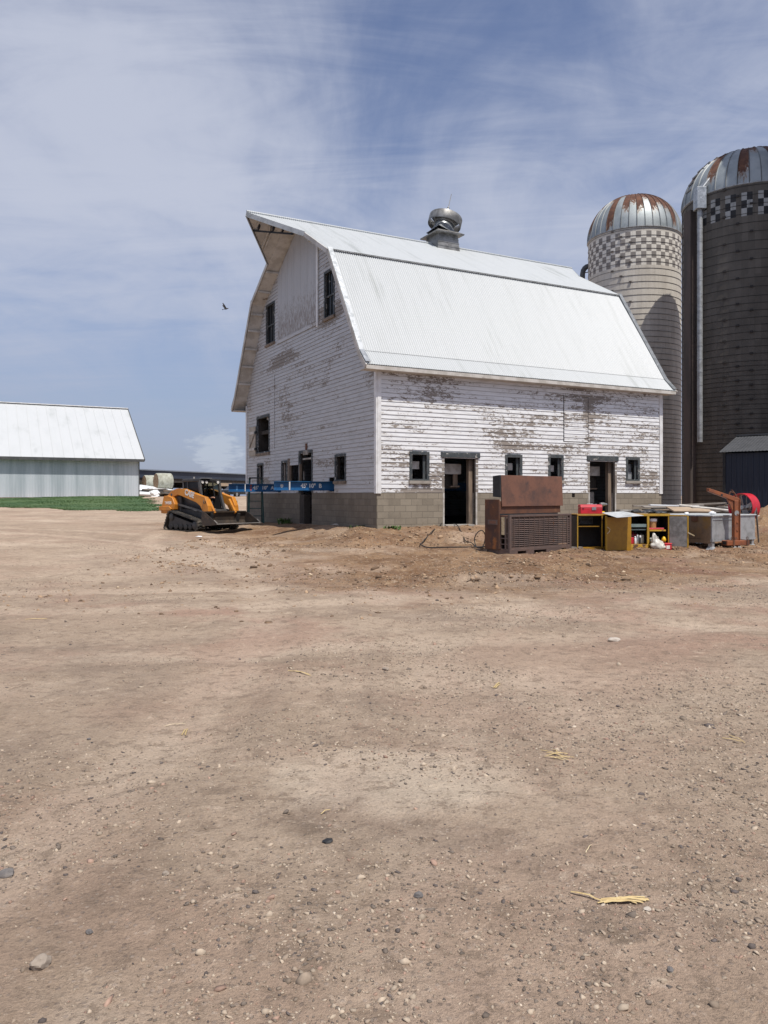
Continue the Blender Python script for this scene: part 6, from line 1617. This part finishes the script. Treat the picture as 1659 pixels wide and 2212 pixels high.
c = at(1668, 1130, 26.6); o = MB().box(-1.15, 1.6, -.12, .12, -.6, .08).build('concrete_kerb', M['concrete'], loc=c, rot=(0, 0, R(-12)), bevel=.015); tag(o, 'low concrete kerb below the white plank at the navy shed', 'kerb')

# ------------------------------------------------------------------ hoses from the doorway to the job box
def cable(name, label, pts, r, mat='black'):
    c = [Vector(p) for p in pts]; out = []
    for i in range(len(c) - 1):
        p0, p1, p2, p3 = c[max(i - 1, 0)], c[i], c[i + 1], c[min(i + 2, len(c) - 1)]
        for k in range(8):
            t = k / 8; out.append(.5 * ((2 * p1) + (p2 - p0) * t + (2 * p0 - 5 * p1 + 4 * p2 - p3) * t * t + (3 * p1 - p0 - 3 * p2 + p3) * t ** 3))
    out.append(c[-1]); o = MB().tube(out, r, 7).build(name, M[mat], smooth=60); return tag(o, label, 'cable', 'black cables from the doorway')
def gp(px, Yd, h=.06):
    x = (px - 829.5) / F * Yd; return Vector((x, Yd, gz(x, Yd) + h))
cable('cable', 'black cable looping out from the left jamb of the nearer doorway', [gp(957, 25.6, .25), gp(952, 24.9), gp(935, 23.6), gp(913, 22.3), gp(908, 21.6), gp(925, 20.9), gp(960, 20.4), gp(1000, 20.3), gp(1040, 20.2), gp(1056, 20.0, .1)], .016)
cable('cable', 'black cable running from the doorway sill and coiling beside the job box', [gp(980, 25.5, .08), gp(990, 24.4), gp(1005, 22.6), gp(1018, 21.5), gp(1030, 20.8), gp(1044, 20.9, .05), gp(1048, 20.9, .3), gp(1040, 20.9, .47), gp(1029, 20.9, .4), gp(1025, 20.9, .2), gp(1032, 20.7, .05), gp(1048, 20.3, .05), gp(1058, 20.0, .1)], .014)

# ------------------------------------------------------------------ weeds at the wall
def weed(lab, p, n, h, seed):
    r_ = random.Random(seed); m = MB()
    for k in range(n):
        a = r_.uniform(0, 6.28); l = r_.uniform(.4, 1) * h; lean = r_.uniform(.1, .6); b = Vector((r_.uniform(-.25, .25), r_.uniform(-.12, .12), -.03)); d = Vector((math.cos(a) * lean, math.sin(a) * lean, 1)).normalized(); s = Vector((-math.sin(a), math.cos(a), 0)) * .02
        mid = b + d * l * .6; tip = b + d * l + Vector((math.cos(a), math.sin(a), -.4)) * l * .25
        m.add([b - s, b + s, mid + s * 1.6, mid - s * 1.6, tip], [(0, 1, 2, 3), (3, 2, 4)])
    o = m.build('weed', M['weed'], loc=p); tag(o, lab, 'weed', 'weeds along the barn foundation')
for lab, x, y, n, h, sd in (('green weed growing at the gable foundation left of its doorway', -.35, 7.0, 46, .34, 1), ('dry low weeds at the near corner of the barn foundation', .35, -.35, 40, .16, 2), ('small weed by the gable foundation close to the near corner', -.3, .9, 26, .14, 3)):
    p = bw(x, y); weed(lab, (p.x, p.y, gz(p.x, p.y)), n, h, sd)
for lab, px, Yd, s, mt in (('flat pale stone slab lying outside the gable doorway', 728, 26.6, .2, 'stone_pale'), ('small white scrap lying on the dirt in front of the loader bucket', 428 + 2, 25.6, .1, 'plastic_white')):
    x = (px - 829.5) / F * Yd; m = MB(); m.blob((0, 0, .02), (s, s * .7, s * .22), 3, .4, 2); o = m.build('scrap_piece' if 'scrap' in lab else 'stone_slab', M[mt], loc=(x, Yd, gz(x, Yd)), smooth=40); tag(o, lab, 'scrap' if 'scrap' in lab else 'stone')

# ------------------------------------------------------------------ single stones and straw in the foreground
def gpt(px, py):          # point of the yard seen at that pixel, found by marching along the line of sight
    Yd = 1.2; st = .4
    while Yd < 40:
        p = at(px, py, Yd)
        if p.z <= gz(p.x, p.y):
            if st < .004: return Vector((p.x, p.y, gz(p.x, p.y)))
            Yd -= st; st /= 4
        Yd += st
def stone(px, py, w, mat, lab, sd, flat=.62):
    p = gpt(px, py); r_ = w / 2 * p.y / F; m = MB(); m.blob((0, 0, r_ * flat * .55), (r_, r_ * .75, r_ * flat), sd, .3, 3)
    o = m.build('stone', M[mat], loc=p, smooth=28, rot=(0, 0, sd * 1.3)); tag(o, lab, 'stone', 'stones lying loose in the yard')
stone(88, 2088, 44, 'stone', 'largest loose stone, pale and blocky, near the bottom left corner', 3, .7)
stone(14, 1893, 32, 'stone_dark', 'smooth blue grey stone at the left edge of the yard', 5)
stone(193, 2016, 17, 'stone_dark', 'rounded grey stone just above the big pale stone', 7)
stone(358, 1890, 17, 'stone', 'grey angular stone by itself in the left half of the foreground', 9)
stone(904, 1937, 21, 'stone_dark', 'purplish dark stone left of the yellow corn stalk', 12)
stone(833, 1448, 15, 'stone', 'brown stone in the middle of the yard, well above the others', 14)
stone(1326, 1385, 27, 'stone_pale', 'flat pale stone half sunk in the dirt below the yellow cabinet', 17, .4)
stone(708, 1818, 26, 'black', 'flat black chip of stone in the centre of the foreground', 20, .25)
stone(1398, 1966, 18, 'stone_pale', 'white stone touching the end of the yellow corn stalk', 22, .45)
stone(1448, 2098, 18, 'stone_dark', 'dark stone in the bottom right part of the yard', 25)
stone(192, 1598, 9, 'stone_dark', 'small dark stone among the pebbles on the left, beyond the grey angular one', 27)
def stalks(lab, pts_list, wd, mat='straw', seed=1, name='straw'):
    r_ = random.Random(seed); m = MB(); c0 = gpt(*pts_list[0][0])
    for (a, b_) in pts_list:
        pa, pb = gpt(*a), gpt(*b_); n_ = 5; w = (.95 if name == 'corn_stalk' else .6) * wd * pa.y / F; d = (pb - pa); s = Vector((-d.y, d.x, 0)).normalized() * w / 2
        prev = None
        for k in range(n_ + 1):
            t = k / n_; q = pa.lerp(pb, t) - c0 + Vector((0, 0, .006 + .012 * math.sin(3.1 * t) * r_.uniform(.4, 1))) + s * r_.uniform(-.4, .4)
            ww = s * (1 - .5 * abs(t - .4)); cur = (q - ww, q + Vector((0, 0, w * .3)), q + ww)
            if prev: m.add(list(prev) + list(cur), [(0, 1, 4, 3), (1, 2, 5, 4), (2, 0, 3, 5)])
            prev = cur
    o = m.build(name, M[mat], loc=c0); tag(o, lab, 'straw', 'bits of straw and stalk on the yard')
rr = random.Random(3)
stalks('long yellow corn stalk, bent and frayed, lying in the lower right of the yard', [((1233, 1930), (1300, 1949)), ((1290, 1953), (1400, 1945))] + [((1292 + rr.uniform(0, 20), 1951 + rr.uniform(-6, 4)), (1400 + rr.uniform(-25, 2), 1942 + rr.uniform(-4, 16))) for k in range(7)], 6, name='corn_stalk')
stalks('short pile of yellow straw shreds in the middle of the yard', [((622, 1450), (668, 1458)), ((640, 1452), (672, 1461))], 5, seed=2)
stalks('single pale straw lying far left in the yard', [((55, 1339), (102, 1338))], 4, seed=3)
stalks('forked wisp of straw standing out below the grass, left of centre', [((392, 1590), (403, 1577)), ((400, 1590), (406, 1576))], 5, seed=4)
stalks('thin straw beside a pebble left of centre', [((355, 1571), (400, 1565))], 3, 'straw_pale', 5)
stalks('small curled husk in the right half of the yard, above the stalks', [((1066, 1487), (1079, 1476)), ((1070, 1488), (1080, 1480))], 6, seed=6)
stalks('loose mat of dry shreds right of centre', [((1168, 1622), (1230, 1640)), ((1180, 1634), (1226, 1630)), ((1195, 1640), (1240, 1638))] + [((1160 + rr.uniform(0, 40), 1620 + rr.uniform(0, 20)), (1200 + rr.uniform(0, 40), 1625 + rr.uniform(0, 20))) for k in range(5)], 4, seed=7)
stalks('dry stalk pieces near the right edge of the yard', [((1575, 1590), (1610, 1607)), ((1560, 1596), (1600, 1604))], 5, seed=8)
stalks('tiny straw fleck left of the wet dark spot', [((1265, 1845), (1278, 1828))], 4, 'straw_pale', 9)
stalks('short yellow fleck in the centre foreground', [((693, 1761), (714, 1752))], 5, seed=10)
# ------------------------------------------------------------------ camera, sun, sky
cam = bpy.data.cameras.new('camera'); co_ = bpy.data.objects.new('camera', cam); COL.objects.link(co_)
co_.location = (0, 0, EYE); co_.rotation_euler = (R(90), 0, 0)
cam.sensor_fit = 'AUTO'; cam.sensor_width = 36; cam.lens = F / 2212 * 36; cam.shift_y = (HOR - 1106) / 2212
cam.clip_start = .05; cam.clip_end = 6000
scene.camera = co_
EL = R(64.4); SX, SY = .5516, -.834
sun = bpy.data.lights.new('sun', 'SUN'); sun.energy = 5.0; sun.angle = R(.53); sun.color = (1, .955, .89)
so = bpy.data.objects.new('sun', sun); COL.objects.link(so)
so.rotation_euler = Vector((SX * math.cos(EL), SY * math.cos(EL), math.sin(EL))).to_track_quat('Z', 'Y').to_euler()
so.location = (10, -20, 40)
w = bpy.data.worlds.new('World'); scene.world = w; w.use_nodes = True
t = w.node_tree; N_ = t.nodes; L_ = t.links
for n in list(N_): N_.remove(n)
def wn(typ, **k):
    n = N_.new(typ)
    for a, b in k.items(): setattr(n, a, b)
    return n
def wm(op, a, b=0., clamp=False):
    n = wn('ShaderNodeMath', operation=op, use_clamp=clamp)
    for i, x in enumerate((a, b)):
        if hasattr(x, 'links'): L_.new(x, n.inputs[i])
        else: n.inputs[i].default_value = x
    return n.outputs[0]
def wr(f, lo, hi, v0=0., v1=1.):
    n = wn('ShaderNodeMapRange', interpolation_type='SMOOTHSTEP'); L_.new(f, n.inputs[0])
    for i, x in enumerate((lo, hi, v0, v1)): n.inputs[i + 1].default_value = x
    return n.outputs[0]
def wmix(f, a, b, blend='MIX'):
    n = wn('ShaderNodeMix', data_type='RGBA', blend_type=blend)
    if hasattr(f, 'links'): L_.new(f, n.inputs[0])
    else: n.inputs[0].default_value = f
    for x, k in ((a, 6), (b, 7)):
        if hasattr(x, 'links'): L_.new(x, n.inputs[k])
        else: n.inputs[k].default_value = (*x, 1)
    return n.outputs[2]
sky = wn('ShaderNodeTexSky', sky_type='NISHITA'); sky.sun_disc = False; sky.sun_elevation = EL; sky.sun_rotation = math.atan2(SX, SY)
sky.altitude = 300; sky.air_density = 1.0; sky.dust_density = 1.4; sky.ozone_density = 1.6
tc = wn('ShaderNodeTexCoord'); sp = wn('ShaderNodeSeparateXYZ'); L_.new(tc.outputs['Generated'], sp.inputs[0])
zc = wm('MAXIMUM', sp.outputs[2], 0.0); den = wm('ADD', zc, .22)
cb = wn('ShaderNodeCombineXYZ'); L_.new(wm('DIVIDE', sp.outputs[0], den), cb.inputs[0]); L_.new(wm('DIVIDE', sp.outputs[1], den), cb.inputs[1])
def cloud(scale, rot, sc, seed, detail=7, rough=.55, dist=.6):
    mp = wn('ShaderNodeMapping'); mp.inputs['Scale'].default_value = sc; mp.inputs['Rotation'].default_value = (0, 0, rot); mp.inputs['Location'].default_value = (seed, seed * 1.7, seed * .3)
    L_.new(cb.outputs[0], mp.inputs[0])
    n = wn('ShaderNodeTexNoise'); n.inputs['Scale'].default_value = scale; n.inputs['Detail'].default_value = detail; n.inputs['Roughness'].default_value = rough; n.inputs['Distortion'].default_value = dist
    L_.new(mp.outputs[0], n.inputs['Vector']); return n.outputs['Fac']
def blob_dir(px, py, rad):      # soft patch of the real sky round one compass direction and height
    d = Vector(((px - 829.5) / F, 1, (HOR - py) / F)).normalized()
    n = wn('ShaderNodeVectorMath', operation='DISTANCE'); L_.new(tc.outputs['Generated'], n.inputs[0]); n.inputs[1].default_value = d
    return wr(n.outputs['Value'], rad, 0)
c1 = cloud(.75, R(-25), (1.0, .55, 1), 3.2); c2 = cloud(2.1, R(20), (1.3, .6, 1), 7.7, 8, .6)
c3 = cloud(3.4, R(-35), (.45, 1.5, 1), 2.2, 8, .62, 1.2)
veil = wm('ADD', wm('ADD', wm('MULTIPLY', wm('SUBTRACT', c1, .5), .9), wm('MULTIPLY', wm('SUBTRACT', c2, .5), .8)), wm('ADD', wm('MULTIPLY', wm('SUBTRACT', c3, .5), .62), .53))
for px, py, rad, k in ((230, 120, .42, .22), (480, 330, .34, .16), (900, 330, .3, .16), (1300, 420, .28, .2), (60, 420, .3, .08), (980, 60, .26, -.42), (720, 20, .26, -.36), (1250, 250, .2, -.13), (1600, 200, .22, -.1), (1500, 520, .25, .06),
                       (1100, 170, .12, .1), (250, 820, .36, -.26), (400, 950, .25, -.08)):
    veil = wm('ADD', veil, wm('MULTIPLY', blob_dir(px, py, rad * 1.35), k * .62))
vm = wr(veil, .16, .92)
low = wr(sp.outputs[2], .0, .34, 1., 0.)
base = wmix(1.0, sky.outputs[0], (1.45, 1.3, 1.36), 'MULTIPLY')
cloud_c = (6.35, 6.75, 8.0)
skyc = wmix(wm('MULTIPLY', vm, .86), base, cloud_c)
skyc = wmix(wm('MULTIPLY', low, .66), skyc, (2.75, 3.55, 5.5))
# one far cumulus just left of the barn
cu = cloud(10, 0, (1, 1, 1), 1.3, 8, .65, .4)
cmask = wr(wm('ADD', blob_dir(470, 975, .06), wm('MULTIPLY', wm('SUBTRACT', cu, .5), 2.0)), .38, .85)
skyc = wmix(wm('MULTIPLY', cmask, .55), skyc, (6.2, 6.8, 7.8))
bg = wn('ShaderNodeBackground'); L_.new(skyc, bg.inputs[0]); bg.inputs[1].default_value = .1
ow = wn('ShaderNodeOutputWorld'); L_.new(bg.outputs[0], ow.inputs[0])
scene.view_settings.view_transform = 'Standard'; scene.view_settings.look = 'None'; scene.view_settings.gamma = 1; scene.view_settings.exposure = -.15
scene.cycles.max_bounces = 6; scene.cycles.transparent_max_bounces = 8
